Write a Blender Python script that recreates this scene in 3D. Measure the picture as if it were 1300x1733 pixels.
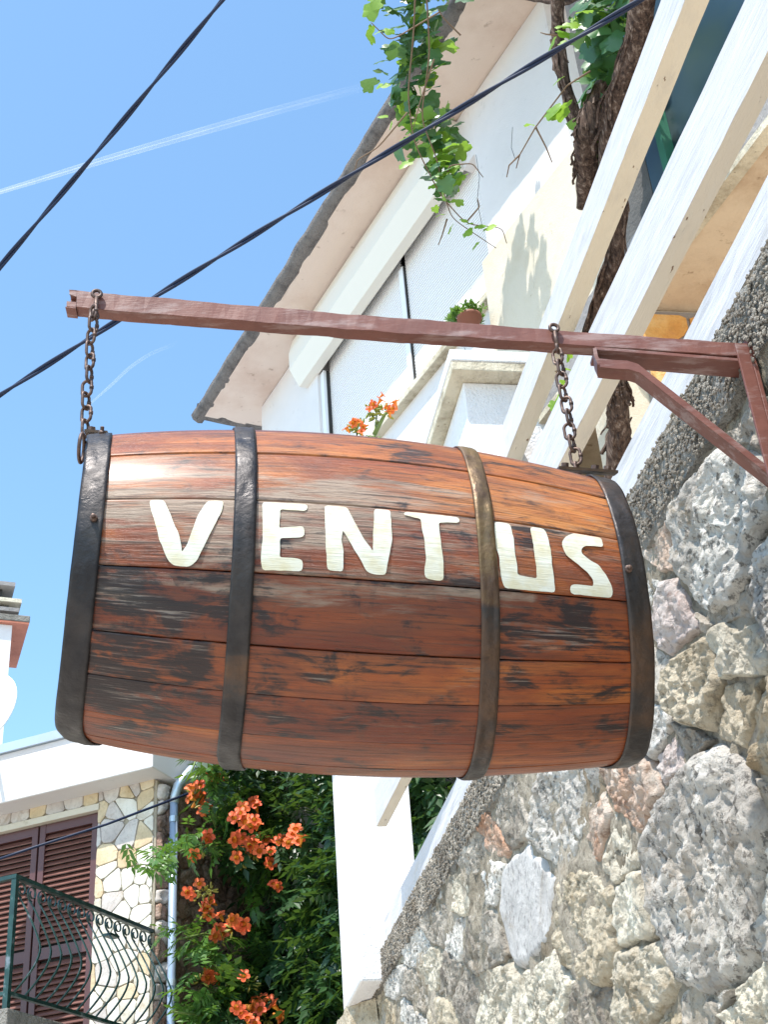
import bpy, bmesh, math, random
import numpy as np
from mathutils import Vector, Matrix, noise
from mathutils.geometry import delaunay_2d_cdt
random.seed(7); RNG = np.random.default_rng(7)
sc = bpy.context.scene; COL = sc.collection
for o in list(bpy.data.objects): bpy.data.objects.remove(o)
rad = math.radians

# ------------------------------------------------------------------ camera
PITCH, ROLL, FPX, PW, PH = rad(31.6), rad(4.5), 2324.0, 1300.0, 1733.0
F = np.array([0, math.cos(PITCH), math.sin(PITCH)]); U0 = np.array([0, -math.sin(PITCH), math.cos(PITCH)]); R0 = np.array([1., 0, 0])
R = math.cos(ROLL)*R0 - math.sin(ROLL)*U0; U = math.sin(ROLL)*R0 + math.cos(ROLL)*U0
cd = bpy.data.cameras.new('camera'); cam = bpy.data.objects.new('camera', cd); COL.objects.link(cam); sc.camera = cam
cam.matrix_world = Matrix(((R[0], U[0], -F[0], 0), (R[1], U[1], -F[1], 0), (R[2], U[2], -F[2], 0), (0, 0, 0, 1)))
cd.sensor_fit = 'VERTICAL'; cd.sensor_height = 36; cd.lens = 36*FPX/PH; cd.clip_start = .05; cd.clip_end = 12000
# the eye is the origin of the world; the street lies 1.6 m below it

# ------------------------------------------------------------------ light
SAZ, SEL = rad(-150), rad(64)
w = bpy.data.worlds.new('World'); sc.world = w; w.use_nodes = True
nt = w.node_tree; bg = nt.nodes['Background']; sky = nt.nodes.new('ShaderNodeTexSky'); sky.sky_type = 'NISHITA'
sky.sun_disc = False; sky.sun_elevation = SEL; sky.sun_rotation = SAZ % (2*math.pi)
sky.air_density = 1.0; sky.dust_density = 0.6; sky.ozone_density = .25; sky.altitude = 0
tint = nt.nodes.new('ShaderNodeMix'); tint.data_type = 'RGBA'; tint.blend_type = 'MULTIPLY'; tint.inputs[0].default_value = 1
tint.inputs[7].default_value = (.85, 1.04, 1.05, 1); nt.links.new(sky.outputs[0], tint.inputs[6]); nt.links.new(tint.outputs[2], bg.inputs[0]); bg.inputs[1].default_value = .15
sd = bpy.data.lights.new('sun', 'SUN'); sd.energy = 3.3; sd.angle = rad(.55); sd.color = (1, .95, .88)
sun = bpy.data.objects.new('sun', sd); COL.objects.link(sun)
SUN = Vector((math.sin(SAZ)*math.cos(SEL), math.cos(SAZ)*math.cos(SEL), math.sin(SEL)))
sun.rotation_euler = SUN.to_track_quat('Z', 'Y').to_euler(); sun.location = SUN*20
sc.view_settings.view_transform = 'Standard'; sc.view_settings.look = 'None'; sc.view_settings.gamma = 1
sc.view_settings.use_curve_mapping = False; sc.view_settings.exposure = 1.17
sc.render.engine = 'CYCLES'; sc.cycles.max_bounces = 8

# ------------------------------------------------------------------ helpers
def ray(x, y): return F + R*(x-650)/FPX - U*(y-866.5)/FPX
def hit(p, P0, n): r = ray(*p); return r*(float(np.dot(P0, n))/float(np.dot(r, n)))
def onz(p, z): r = ray(*p); return r*z/r[2]
def aty(p, y): r = ray(*p); return r*y/r[1]
def proj(P): z = P@F; return 650+FPX*(P@R)/z, 866.5-FPX*(P@U)/z
A3 = lambda *a: np.array(a, float)
ORG = {}
def tagit(o, label=None, cat=None, group=None, kind=None):
    if label: o['label'] = label
    if cat: o['category'] = cat
    if group: o['group'] = group
    if kind: o['kind'] = kind
    return o
def thing(name, loc, label, cat, group=None):
    o = bpy.data.objects.new(name, None); COL.objects.link(o); o.location = loc; o.empty_display_size = .1
    ORG[o.name] = A3(*loc); return tagit(o, label, cat, group)
def mk(name, V, Fc, mat, parent=None, smooth=False, uv=None, att=None, kind=None, label=None, world=True, bev=0):
    V = np.asarray(V, float).reshape(-1, 3)
    if parent is not None and world: V = V - ORG[parent.name]
    me = bpy.data.meshes.new(name); me.from_pydata(V.tolist(), [], [list(map(int, f)) for f in Fc]); me.validate()
    if smooth: me.polygons.foreach_set('use_smooth', [True]*len(me.polygons))
    mats = mat if isinstance(mat, (list, tuple)) else [mat]
    for m in mats: me.materials.append(m)
    if uv is not None:
        l = me.uv_layers.new(name='UVMap'); uv = np.asarray(uv); idx = np.zeros(len(me.loops), int); me.loops.foreach_get('vertex_index', idx)
        l.data.foreach_set('uv', uv[idx].ravel())
    if att is not None:
        for k, v in att.items():
            a = me.attributes.new(k, 'FLOAT', 'POINT'); a.data.foreach_set('value', np.asarray(v, float))
    o = bpy.data.objects.new(name, me); COL.objects.link(o)
    if parent is not None: o.parent = parent; ORG[o.name] = ORG[parent.name]
    else: ORG[o.name] = A3(0, 0, 0)
    if kind: o['kind'] = kind
    if label: o['label'] = label
    if bev:
        b = o.modifiers.new('bevel', 'BEVEL'); b.width = bev; b.segments = 2; b.limit_method = 'ANGLE'
    return o
def share(o, name, parent, M):
    c = bpy.data.objects.new(name, o.data if hasattr(o, 'data') else o); COL.objects.link(c); c.parent = parent
    c.matrix_local = M; ORG[c.name] = ORG[parent.name]; return c
BF = [(0,1,3,2),(4,6,7,5),(0,4,5,1),(2,3,7,6),(0,2,6,4),(1,5,7,3)]
def hexa(pts): return np.array(pts), BF     # pts order: bits x(4) y(2) z(1)
def boxv(o, ax, ay, az, x0, x1, y0, y1, z0, z1):
    return np.array([o+ax*x+ay*y+az*z for x in (x0, x1) for y in (y0, y1) for z in (z0, z1)])
class MB:
    def __init__(s): s.V = []; s.F = []; s.n = 0
    def add(s, V, Fc):
        V = np.asarray(V, float).reshape(-1, 3); s.V.append(V); s.F += [[int(i)+s.n for i in f] for f in Fc]; s.n += len(V); return s
    def box(s, *a): return s.add(boxv(*a), BF)
    def tube(s, P, r, n=8, cap=True, closed=False): return s.add(*tube(P, r, n, cap, closed))
    def build(s, name, mat, parent=None, **k): return mk(name, np.concatenate(s.V), s.F, mat, parent, **k)
def tube(P, r, n=8, cap=True, closed=False):
    P = np.asarray(P, float); m = len(P); r = np.broadcast_to(r, m)
    T = np.gradient(P, axis=0) if not closed else np.roll(P, -1, 0)-np.roll(P, 1, 0)
    T /= np.linalg.norm(T, axis=1)[:, None]+1e-12
    up = A3(0, 0, 1) if abs(T[0][2]) < .9 else A3(1, 0, 0); N = np.cross(T[0], up); N /= np.linalg.norm(N); V = []; a = np.arange(n)*2*np.pi/n
    for i in range(m):
        N = N - T[i]*np.dot(N, T[i]); N /= np.linalg.norm(N)+1e-12; B = np.cross(T[i], N)
        V.append(P[i]+r[i]*(np.cos(a)[:, None]*N+np.sin(a)[:, None]*B))
    Fc = []
    for i in range(m if closed else m-1):
        j = (i+1) % m
        for k in range(n): Fc.append((i*n+k, i*n+(k+1) % n, j*n+(k+1) % n, j*n+k))
    if cap and not closed: Fc += [tuple(range(n))[::-1], tuple(range((m-1)*n, m*n))]
    return np.concatenate(V), Fc
def fbm(p, s=1., o=4): return noise.fractal(Vector(p)*s, 1.0, 2.1, o)

# ------------------------------------------------------------------ materials
def mat(name, base, rough=.7, spec=.5, metal=0, coat=0, build=None):
    m = bpy.data.materials.new(name); m.use_nodes = True; t = m.node_tree; b = t.nodes['Principled BSDF']
    b.inputs['Base Color'].default_value = (*base, 1); b.inputs['Roughness'].default_value = rough
    b.inputs['Specular IOR Level'].default_value = spec; b.inputs['Metallic'].default_value = metal; b.inputs['Coat Weight'].default_value = coat
    if build: build(N_(t), b)
    return m
class N_:
    def __init__(s, t): s.t = t
    def n(s, ty, **k):
        x = s.t.nodes.new('ShaderNode'+ty)
        for a, v in k.items(): setattr(x, a, v)
        return x
    def L(s, a, b): s.t.links.new(a, b)
    def co(s, kind='Object', scale=(1, 1, 1), rot=(0, 0, 0), rand=False):
        c = s.n('TexCoord').outputs[kind]; m = s.n('Mapping'); s.L(c, m.inputs['Vector']); m.inputs['Scale'].default_value = scale; m.inputs['Rotation'].default_value = rot
        if rand:
            oi = s.n('ObjectInfo'); mu = s.n('Math', operation='MULTIPLY'); s.L(oi.outputs['Random'], mu.inputs[0]); mu.inputs[1].default_value = 37.
            s.L(mu.outputs[0], m.inputs['Location'])
        return m.outputs[0]
    def noise(s, v, scale, detail=4, rough=.55, dist=0):
        x = s.n('TexNoise'); s.L(v, x.inputs['Vector']); x.inputs['Scale'].default_value = scale; x.inputs['Detail'].default_value = detail
        x.inputs['Roughness'].default_value = rough; x.inputs['Distortion'].default_value = dist; return x.outputs['Fac']
    def ramp(s, f, stops, interp='LINEAR'):
        x = s.n('ValToRGB'); s.L(f, x.inputs[0]); cr = x.color_ramp; cr.interpolation = interp
        while len(cr.elements) < len(stops): cr.elements.new(.5)
        for e, (p, c) in zip(cr.elements, stops): e.position = p; e.color = (*c, 1) if len(c) == 3 else c
        return x.outputs[0]
    def mr(s, f, a, b, c=0., d=1., sm=True):
        x = s.n('MapRange'); x.interpolation_type = 'SMOOTHSTEP' if sm else 'LINEAR'
        if isinstance(f, float): x.inputs[0].default_value = f
        else: s.L(f, x.inputs[0])
        for i, v in zip((1, 2, 3, 4), (a, b, c, d)): x.inputs[i].default_value = v
        return x.outputs[0]
    def mix(s, f, a, b, mode='MIX'):
        x = s.n('Mix', data_type='RGBA', blend_type=mode)
        if isinstance(f, (int, float)): x.inputs[0].default_value = f
        else: s.L(f, x.inputs[0])
        for i, v in ((6, a), (7, b)):
            if isinstance(v, tuple): x.inputs[i].default_value = (*v, 1)
            else: s.L(v, x.inputs[i])
        return x.outputs[2]
    def math(s, op, a, b=0.):
        x = s.n('Math', operation=op)
        for i, v in ((0, a), (1, b)):
            if isinstance(v, (int, float)): x.inputs[i].default_value = v
            else: s.L(v, x.inputs[i])
        return x.outputs[0]
    def bump(s, b, h, strength=.5, dist=.01, inp='Normal'):
        x = s.n('Bump'); s.L(h, x.inputs['Height']); x.inputs['Strength'].default_value = strength; x.inputs['Distance'].default_value = dist
        s.L(x.outputs[0], b.inputs[inp]); return x
def stucco(name, c, dirt, amt=.35, grain=60, bump=.5, dist=.006, big=1.2):
    def f(n, b):
        v = n.co(); a = n.noise(v, big, 6, .65); d = n.noise(v, big*7, 5, .6); g = n.noise(v, grain, 4, .6)
        k = n.math('MULTIPLY', n.mr(a, .42, .75), amt); c1 = n.mix(k, c, dirt); c2 = n.mix(n.mr(d, .62, .74, 0, amt), c1, tuple(x*.7 for x in dirt))
        n.L(c2, b.inputs['Base Color']); n.bump(b, n.math('ADD', g, n.math('MULTIPLY', d, 1.5)), bump, dist)
    return mat(name, c, .85, .2, build=f)
def paint(name, c, chip, thr=.66, grain=(1, 1, 1), bump=.4, rough=.55, dist=.003):
    def f(n, b):
        v = n.co(scale=grain); a = n.noise(v, 9, 8, .7); g = n.noise(v, 60, 4, .6); s = n.noise(n.co(), 2.5, 4)
        k = n.mr(a, thr, thr+.03); col = n.mix(n.mr(s, .35, .75, 0, .35), c, tuple(x*.82 for x in c)); n.L(n.mix(k, col, chip), b.inputs['Base Color'])
        n.bump(b, n.math('SUBTRACT', n.math('MULTIPLY', g, .5), k), bump, dist)
    return mat(name, c, rough, .35, build=f)
def woodf(n, b):
    uvn = n.n('UVMap'); uvn.uv_map = 'UVMap'; vec = uvn.outputs[0]
    def mp(sx, sy, z=0):
        m = n.n('Mapping'); n.L(vec, m.inputs[0]); m.inputs['Scale'].default_value = (sx, sy, 1); m.inputs['Location'].default_value = (z, z*.37, z); return m.outputs[0]
    fine = n.noise(mp(7, 170), 1, 8, .68, .4); mid = n.noise(mp(3.2, 30, 3), 1, 7, .65, .5); blot = n.noise(mp(9, 19, 9), 1, 8, .64, .9)
    gray = n.noise(mp(3.5, 26, 5), 1, 7, .65, .4); dk = n.noise(mp(15, 26, 31), 1, 8, .68, 1.0); tone = n.noise(mp(3.4, 11, 20), 1, 6, .62, .8)
    at = n.n('Attribute'); at.attribute_name = 'stain'; at2 = n.n('Attribute'); at2.attribute_name = 'worn'; at3 = n.n('Attribute'); at3.attribute_name = 'tone'
    base = n.ramp(n.math('ADD', n.math('MULTIPLY', tone, .75), at3.outputs['Fac']), [(.22, (.14, .025, .008)), (.38, (.25, .056, .012)), (.54, (.42, .125, .022)), (.75, (.56, .24, .06))])
    base = n.mix(n.mr(mid, .40, .66, 0, .62), base, (.115, .035, .017))
    worn = n.mr(n.math('ADD', n.math('ADD', n.math('MULTIPLY', gray, .9), n.math('MULTIPLY', fine, .3)), at2.outputs['Fac']), .68, .86)
    base = n.mix(n.mr(dk, .52, .72, 0, .7), base, (.085, .030, .016)); base = n.mix(n.math('MULTIPLY', worn, .9), base, (.30, .225, .165))
    base = n.mix(n.mr(fine, .50, .66, 0, .78), base, (.05, .02, .012))
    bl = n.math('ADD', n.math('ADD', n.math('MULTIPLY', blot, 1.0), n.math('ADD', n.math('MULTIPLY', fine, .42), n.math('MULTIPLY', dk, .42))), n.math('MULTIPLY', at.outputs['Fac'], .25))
    k = n.mr(bl, .97, 1.16); base = n.mix(n.math('MULTIPLY', k, .93), base, n.mix(n.math('MULTIPLY', n.mr(fine, .47, .38), n.mr(gray, .42, .6)), (.012, .009, .010), (.20, .17, .145)))  # pale streaks over the black stain: weathering together with painted glints
    n.L(base, b.inputs['Base Color'])
    n.L(n.mr(fine, .35, .7, .33, .55), b.inputs['Roughness'])
    n.bump(b, n.math('ADD', n.math('MULTIPLY', fine, 1.2), n.math('ADD', n.math('MULTIPLY', mid, .8), n.math('MULTIPLY', dk, .35))), .8, .0038)
    b.inputs['Coat Weight'].default_value = .30; b.inputs['Coat Roughness'].default_value = .30; b.inputs['Specular IOR Level'].default_value = .26
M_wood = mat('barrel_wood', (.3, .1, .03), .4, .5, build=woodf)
def lettf(n, b):
    uvn = n.n('UVMap'); vec = uvn.outputs[0]; m = n.n('Mapping'); n.L(vec, m.inputs[0]); m.inputs['Scale'].default_value = (14, 210, 1)
    g = n.noise(m.outputs[0], 1, 6, .65); m2 = n.n('Mapping'); n.L(vec, m2.inputs[0]); m2.inputs['Scale'].default_value = (20, 26, 1); d = n.noise(m2.outputs[0], 1, 5, .6)
    c = n.mix(n.mr(d, .35, .7), (.70, .69, .60), (.62, .56, .38)); c = n.mix(n.mr(g, .62, .75, 0, .75), c, (.30, .20, .12)); n.L(c, b.inputs['Base Color'])
    n.bump(b, g, .6, .002)
M_letter = mat('letter_paint', (.8, .75, .6), .55, .4, build=lettf)
def hoopf(n, b):
    v = n.co(); a = n.noise(v, 9, 8, .65); g = n.noise(v, 70, 6, .6); r = n.noise(v, 22, 6, .6)
    at = n.n('Attribute'); at.attribute_name = 'rust'
    s = n.math('ADD', n.math('MULTIPLY', a, .8), at.outputs['Fac'])
    c = n.ramp(s, [(.30, (.018, .016, .018)), (.50, (.045, .038, .036)), (.64, (.095, .055, .035)), (.82, (.20, .13, .055))])
    c = n.mix(n.mr(r, .6, .75, 0, .6), c, (.03, .018, .014)); n.L(c, b.inputs['Base Color'])
    n.L(n.mr(r, .3, .7, .32, .6), b.inputs['Roughness']); n.bump(b, n.math('ADD', g, n.math('MULTIPLY', r, 1.4)), .6, .003)
M_hoop = mat('hoop_iron', (.06, .055, .055), .45, .5, .55, build=hoopf)
def chainf(n, b):
    v = n.co(); a = n.noise(v, 60, 5, .6); n.L(n.ramp(a, [(.35, (.05, .032, .028)), (.6, (.13, .075, .055)), (.75, (.28, .22, .19))]), b.inputs['Base Color']); n.bump(b, a, .5, .002)
M_chain = mat('chain_iron', (.1, .06, .05), .5, .5, .4, build=chainf)
def beamf(n, b):
    v = n.co(scale=(1, 6, 6)); a = n.noise(v, 5, 8, .7); g = n.noise(v, 40, 5, .6); u = n.noise(n.co(), 14, 6, .65); x = n.n('SeparateXYZ'); n.L(n.n('TexCoord').outputs['Object'], x.inputs[0])
    left = n.mr(x.outputs['X'], .75, .1, .0, .13)
    c = n.mix(n.mr(u, .35, .7), (.145, .050, .036), (.19, .070, .050)); c = n.mix(n.mr(n.math('ADD', a, left), .63, .78, 0, .5), c, (.36, .27, .25)); c = n.mix(n.mr(u, .68, .74), c, (.09, .03, .025))
    n.L(c, b.inputs['Base Color']); n.bump(b, n.math('ADD', n.math('MULTIPLY', g, .5), u), .35, .003)
M_beam = mat('bracket_paint', (.22, .07, .06), .5, .4, build=beamf)
M_white = paint('white_timber_paint', (.80, .81, .83), (.38, .34, .28), .70, (1, 1, 1))
def timberf(n, b):
    at = n.n('Attribute'); at.attribute_name = 'along'; cmb = n.n('CombineXYZ'); n.L(at.outputs['Fac'], cmb.inputs[0]); at2 = n.n('Attribute'); at2.attribute_name = 'across'; n.L(at2.outputs['Fac'], cmb.inputs[1])
    m = n.n('Mapping'); n.L(cmb.outputs[0], m.inputs[0]); m.inputs['Scale'].default_value = (3, 34, 1); a = n.noise(m.outputs[0], 1, 8, .68, .3)
    m2 = n.n('Mapping'); n.L(cmb.outputs[0], m2.inputs[0]); m2.inputs['Scale'].default_value = (9, 26, 1); h = n.noise(m2.outputs[0], 1, 5, .6)
    ge = n.n('Attribute'); ge.attribute_name = 'under'
    c = n.mix(ge.outputs['Fac'], (.54, .525, .54), (.58, .53, .44)); k = n.mr(n.math('ADD', h, n.math('MULTIPLY', ge.outputs['Fac'], .045)), .700, .72); crack = n.mr(a, .66, .72)  # underside tinted cream: shade with warm bounce put into the colour
    c = n.mix(n.math('MULTIPLY', crack, .8), c, (.36, .33, .30)); c = n.mix(n.mr(n.noise(m2.outputs[0], .35, 5, .6), .5, .7, 0, .4), c, (.42, .39, .35)); c = n.mix(k, c, (.20, .13, .08)); n.L(c, b.inputs['Base Color'])
    n.bump(b, n.math('SUBTRACT', n.math('MULTIPLY', a, -1.0), n.math('MULTIPLY', k, .6)), .7, .006)
M_timber = mat('weathered_white_timber', (.8, .8, .8), .6, .3, build=timberf)
M_stucco = stucco('white_stucco', (.71, .675, .665), (.54, .51, .50), .25, 90, .5, .006)
M_pillar = stucco('bright_limewash', (.78, .765, .77), (.64, .63, .65), .3, 70, .7, .008, 2.5)
M_cream = stucco('cream_stucco', (.62, .56, .46), (.48, .40, .28), .6, 110, .6, .006, 1.6)
M_soffit = stucco('pink_soffit_plaster', (.70, .57, .49), (.54, .38, .30), .7, 70, .3, .006, 1.3)
M_eave = stucco('dirty_eave_edge', (.20, .18, .17), (.07, .06, .06), .9, 60, 1., .015, 6)
M_grey = stucco('damp_grey_plaster', (.30, .28, .27), (.12, .11, .11), .8, 50, .6, .01, 2)
M_ceil = stucco('peeling_ochre_plaster', (.62, .50, .37), (.36, .24, .15), .75, 60, .5, .006, 2.5)
M_coping = stucco('rough_coping', (.30, .28, .25), (.13, .12, .10), .9, 70, 1., .02, 5)
M_cap = stucco('stained_cap', (.62, .56, .44), (.22, .17, .11), .95, 60, .7, .01, 4)
M_box = mat('cream_shutter_box', (.74, .70, .63), .45)
M_slat = mat('white_shutter_plastic', (.80, .78, .77), .5, .3)
M_alu = mat('white_frame', (.78, .80, .84), .45)
M_dark = mat('dark_gap', (.03, .03, .03), .8)
def glassf(n, b):
    v = n.co(); a = n.noise(v, 1.4, 4); n.L(n.ramp(a, [(.3, (.012, .02, .03)), (.55, (.02, .045, .065)), (.75, (.035, .06, .055))]), b.inputs['Base Color'])
M_glass = mat('dusty_dark_glass', (.03, .07, .1), .35, .35, build=glassf)
M_green = mat('green_painted_frame', (.03, .15, .09), .5)
def louvf(n, b):
    v = n.co(scale=(1, 1, 8)); a = n.noise(v, 8, 5); n.L(n.mix(n.mr(a, .3, .7), (.12, .045, .035), (.19, .080, .060)), b.inputs['Base Color']); n.bump(b, a, .2, .002)
M_louv = mat('brown_shutter_paint', (.16, .06, .05), .45, build=louvf)
M_louvf = mat('dark_brown_shutter_frame', (.10, .038, .034), .42)
def ironf(n, b):
    a = n.noise(n.co(), 12, 5); n.L(n.ramp(a, [(.35, (.012, .032, .032)), (.6, (.02, .06, .052)), (.72, (.16, .19, .21))]), b.inputs['Base Color'])
M_iron = mat('green_iron', (.03, .08, .07), .4, .5, .2, build=ironf)
M_pipe = mat('blue_grey_pipe', (.40, .50, .66), .3, .6, .3)
M_zinc = mat('zinc_sheet', (.50, .58, .66), .4, .5, .5)
M_cable = mat('navy_cable', (.008, .016, .045), .5, .3)
M_dish = mat('dish_white', (.82, .84, .84), .4)
M_terra = stucco('red_mortar_underside', (.45, .17, .11), (.30, .10, .07), .7, 50, .5, .01, 3)
M_pot = mat('terracotta', (.22, .08, .05), .7)
def stonef(pal, spk=.5, sc_=1., bump=.9, dist=.012):
    def f(n, b):
        v = n.co(rand=True); a = n.noise(v, 5*sc_, 6, .65); g = n.noise(v, 38*sc_, 8, .72); l = n.noise(v, 15*sc_, 6, .7, .6)
        oi = n.n('ObjectInfo'); k = n.math('ADD', n.math('MULTIPLY', a, .9), n.math('MULTIPLY', oi.outputs['Random'], .16))
        c = n.ramp(k, [(.34, pal[0]), (.50, pal[1]), (.66, pal[2])]); c = n.mix(n.mr(g, .52, .62, 0, spk), c, tuple(x*.25 for x in pal[0])); c = n.mix(n.mr(l, .58, .70, 0, .7), c, pal[3]); q = n.noise(v, 2.6*sc_, 7, .7, .8); c = n.mix(n.mr(q, .54, .68, 0, .55), c, tuple(x*y for x, y in zip(pal[1], (.62, .50, .36)))); c = n.mix(n.mr(q, .42, .30, 0, .45), c, tuple(min(.85, x*1.35) for x in pal[2]))
        n.L(c, b.inputs['Base Color']); vo = n.n('TexVoronoi'); n.L(v, vo.inputs['Vector']); vo.inputs['Scale'].default_value = 45*sc_
        n.bump(b, n.math('ADD', n.math('MULTIPLY', g, 1.6), n.math('ADD', n.math('MULTIPLY', l, 2.5), n.math('MULTIPLY', vo.outputs['Distance'], .7))), bump, dist)
    return f
def smat(nm, pal, **k): return mat(nm, pal[1], .9, .2, build=stonef(pal, **k))
M_st = {
 'w': smat('white_limestone', [(.33, .30, .27), (.51, .475, .43), (.72, .68, .62), (.36, .29, .21)], spk=.8),
 'b': smat('blue_grey_stone', [(.26, .245, .23), (.38, .36, .345), (.49, .465, .445), (.50, .46, .40)], spk=.45, bump=.5, dist=.006),
 'g': smat('grey_rubble', [(.20, .17, .14), (.37, .325, .27), (.55, .49, .42), (.60, .55, .47)], spk=.65),
 'c': smat('cream_limestone', [(.38, .33, .25), (.56, .50, .40), (.72, .66, .54), (.34, .28, .18)]),
 't': smat('tan_porous_stone', [(.26, .21, .14), (.42, .35, .25), (.58, .50, .38), (.64, .60, .50)]),
 'o': smat('orange_veined_stone', [(.36, .17, .09), (.50, .34, .25), (.62, .54, .46), (.55, .25, .12)]),
 'p': smat('pink_stone', [(.38, .29, .26), (.54, .45, .41), (.66, .60, .56), (.40, .22, .17)]),
}
M_mortar = mat('grey_green_mortar', (.3, .3, .25), .95, .15, build=stonef([(.18, .15, .11), (.33, .285, .22), (.48, .42, .34), (.52, .47, .40)], sc_=.8, bump=1., dist=.015))
M_clad = {'a': smat('cream_cladding', [(.54, .49, .40), (.66, .61, .52), (.74, .70, .62), (.48, .41, .31)], spk=.15, bump=.4, dist=.004),
          'b': smat('buff_cladding', [(.50, .38, .24), (.60, .47, .30), (.68, .56, .40), (.45, .35, .25)], spk=.15, bump=.4, dist=.004),
          'c': smat('grey_cladding', [(.42, .37, .34), (.52, .46, .42), (.60, .55, .50), (.42, .34, .28)], spk=.2, bump=.4, dist=.004)}
M_clmort = stucco('cladding_mortar', (.34, .29, .22), (.16, .13, .09), .6, 60, .6, .006, 4)
M_brst = {'a': smat('brown_rubble', [(.20, .12, .09), (.32, .21, .16), (.42, .31, .25), (.48, .38, .31)]), 'b': smat('rose_rubble', [(.28, .16, .12), (.40, .25, .19), (.50, .36, .29), (.30, .22, .18)])}
M_orange = {'a': smat('orange_wall_stone', [(.60, .26, .07), (.70, .36, .11), (.78, .50, .22), (.55, .25, .10)], spk=.1, bump=.4)}
def leaff(c0, c1, tr=.35):
    def f(n, b):
        oi = n.n('ObjectInfo'); a = n.noise(n.co(), 9, 3); ge = n.n('NewGeometry'); r = n.math('ADD', n.math('MULTIPLY', oi.outputs['Random'], .55), n.math('MULTIPLY', ge.outputs['Random Per Island'], .55))
        c = n.mix(n.mr(r, .1, .95, 0, 1, False), c0, c1); n.L(c, b.inputs['Base Color'])
        tl = n.n('BsdfTranslucent'); n.L(n.mix(.5, c, (.25, .42, .04)), tl.inputs[0]); ms = n.n('MixShader'); ms.inputs[0].default_value = tr
        out = [x for x in n.t.nodes if x.type == 'OUTPUT_MATERIAL'][0]; n.L(b.outputs[0], ms.inputs[1]); n.L(tl.outputs[0], ms.inputs[2]); n.L(ms.outputs[0], out.inputs[0])
    return f
M_leaf = mat('vine_leaf', (.06, .14, .03), .38, .5, build=leaff((.026, .085, .036), (.07, .17, .055), .25))
M_leafy = mat('young_leaf', (.2, .35, .04), .4, .5, build=leaff((.16, .32, .03), (.27, .42, .05), .45))
M_leafd = mat('shaded_trumpet_leaf', (.03, .09, .02), .4, .5, build=leaff((.012, .045, .016), (.04, .105, .025), .22))  # darker leaf copy: shade inside the vine is put into the colour
M_leafm = mat('sunlit_trumpet_leaf', (.1, .2, .03), .4, .5, build=leaff((.04, .12, .02), (.11, .23, .035), .3))  # lighter leaf copy: sunlight on the outer sprays is put into the colour
M_flower = mat('trumpet_petal', (.85, .16, .05), .5, .3, build=leaff((.88, .10, .055), (.92, .19, .06), .25))
M_ftube = mat('trumpet_tube', (.85, .3, .05), .5, .3, build=leaff((.80, .20, .03), (.85, .32, .05), .25))
M_calyx = mat('trumpet_bud', (.4, .4, .06), .5, build=leaff((.25, .30, .05), (.50, .40, .08), .25))
M_stem = mat('vine_stem', (.16, .10, .06), .8)
M_gstem = mat('green_stem', (.14, .20, .05), .6)
def barkf(n, b):
    v = n.co(scale=(1, 1, .12)); a = n.noise(v, 55, 7, .7, .4); n.L(n.ramp(a, [(.38, (.035, .022, .018)), (.55, (.12, .075, .055)), (.70, (.34, .26, .21))]), b.inputs['Base Color']); n.bump(b, a, 1, .02)
M_bark = mat('shaggy_bark', (.1, .06, .05), .9, .2, build=barkf)
M_ground = stucco('pale_street_paving', (.52, .48, .42), (.34, .31, .27), .6, 30, .6, .01, 1.)
M_floor = stucco('terrace_floor', (.62, .50, .36), (.45, .34, .25), .6, 30, .3, .01, 1.)
M_shadewall = stucco('shaded_wall_dark', (.12, .115, .11), (.05, .05, .05), .8, 50, .6, .01, 2)  # dark base colour stands for the shade behind the old vine

# ------------------------------------------------------------------ directions and reference planes
def dirs(az): a = rad(az); d = A3(math.sin(a), math.cos(a), 0); return d, A3(d[1], -d[0], 0)
WD, QD = dirs(-10.664)                       # along the stone wall / away from the street
Z = A3(0, 0, 1)
E0 = A3(.7443, 2.19, 0); D0 = float(E0@QD)   # face of the coping
def wp(s, d, z): return WD*s + QD*(D0+d) + Z*z
def onw(p, d=0.): return hit(p, QD*(D0+d), QD)
HS = 1.45
HD, _ = dirs(-28.8); HN = A3(-HD[1], HD[0], 0)   # HN looks at the street
def hp(s, d, z): return (HD*s + HN*d + Z*z)*HS   # house coordinates in units of 1.45 m
FD, _ = dirs(111.4); GN = A3(FD[1], -FD[0], 0); GD = -GN   # left house: FD to the right along its front, GD away from us
LC = ray(262, 1400); LC = LC*11/LC[1]; LC0 = A3(LC[0], LC[1], 0)
def lp(f, g, z): return LC0 + FD*f + GD*g + Z*z

# ------------------------------------------------------------------ ground
g = MB(); n_ = 40
xs = np.concatenate([-np.geomspace(3000, 2, n_//2), np.geomspace(2, 3000, n_//2)])
V = [(x, y, -1.6) for x in xs for y in xs]; Fc = [(i*n_+j, (i+1)*n_+j, (i+1)*n_+j+1, i*n_+j+1) for i in range(n_-1) for j in range(n_-1)]
tagit(mk('ground', V, Fc, M_ground), 'pale stone paved street below the hanging barrel', None, kind='structure')
fl = MB().box(A3(0, 0, 0), WD, QD, Z, -1.5, 12, D0+.12, D0+5.5, 1.35, 1.70)
tagit(fl.build('terrace_floor', M_floor), 'terrace floor behind the stone wall', None, kind='structure')

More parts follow.
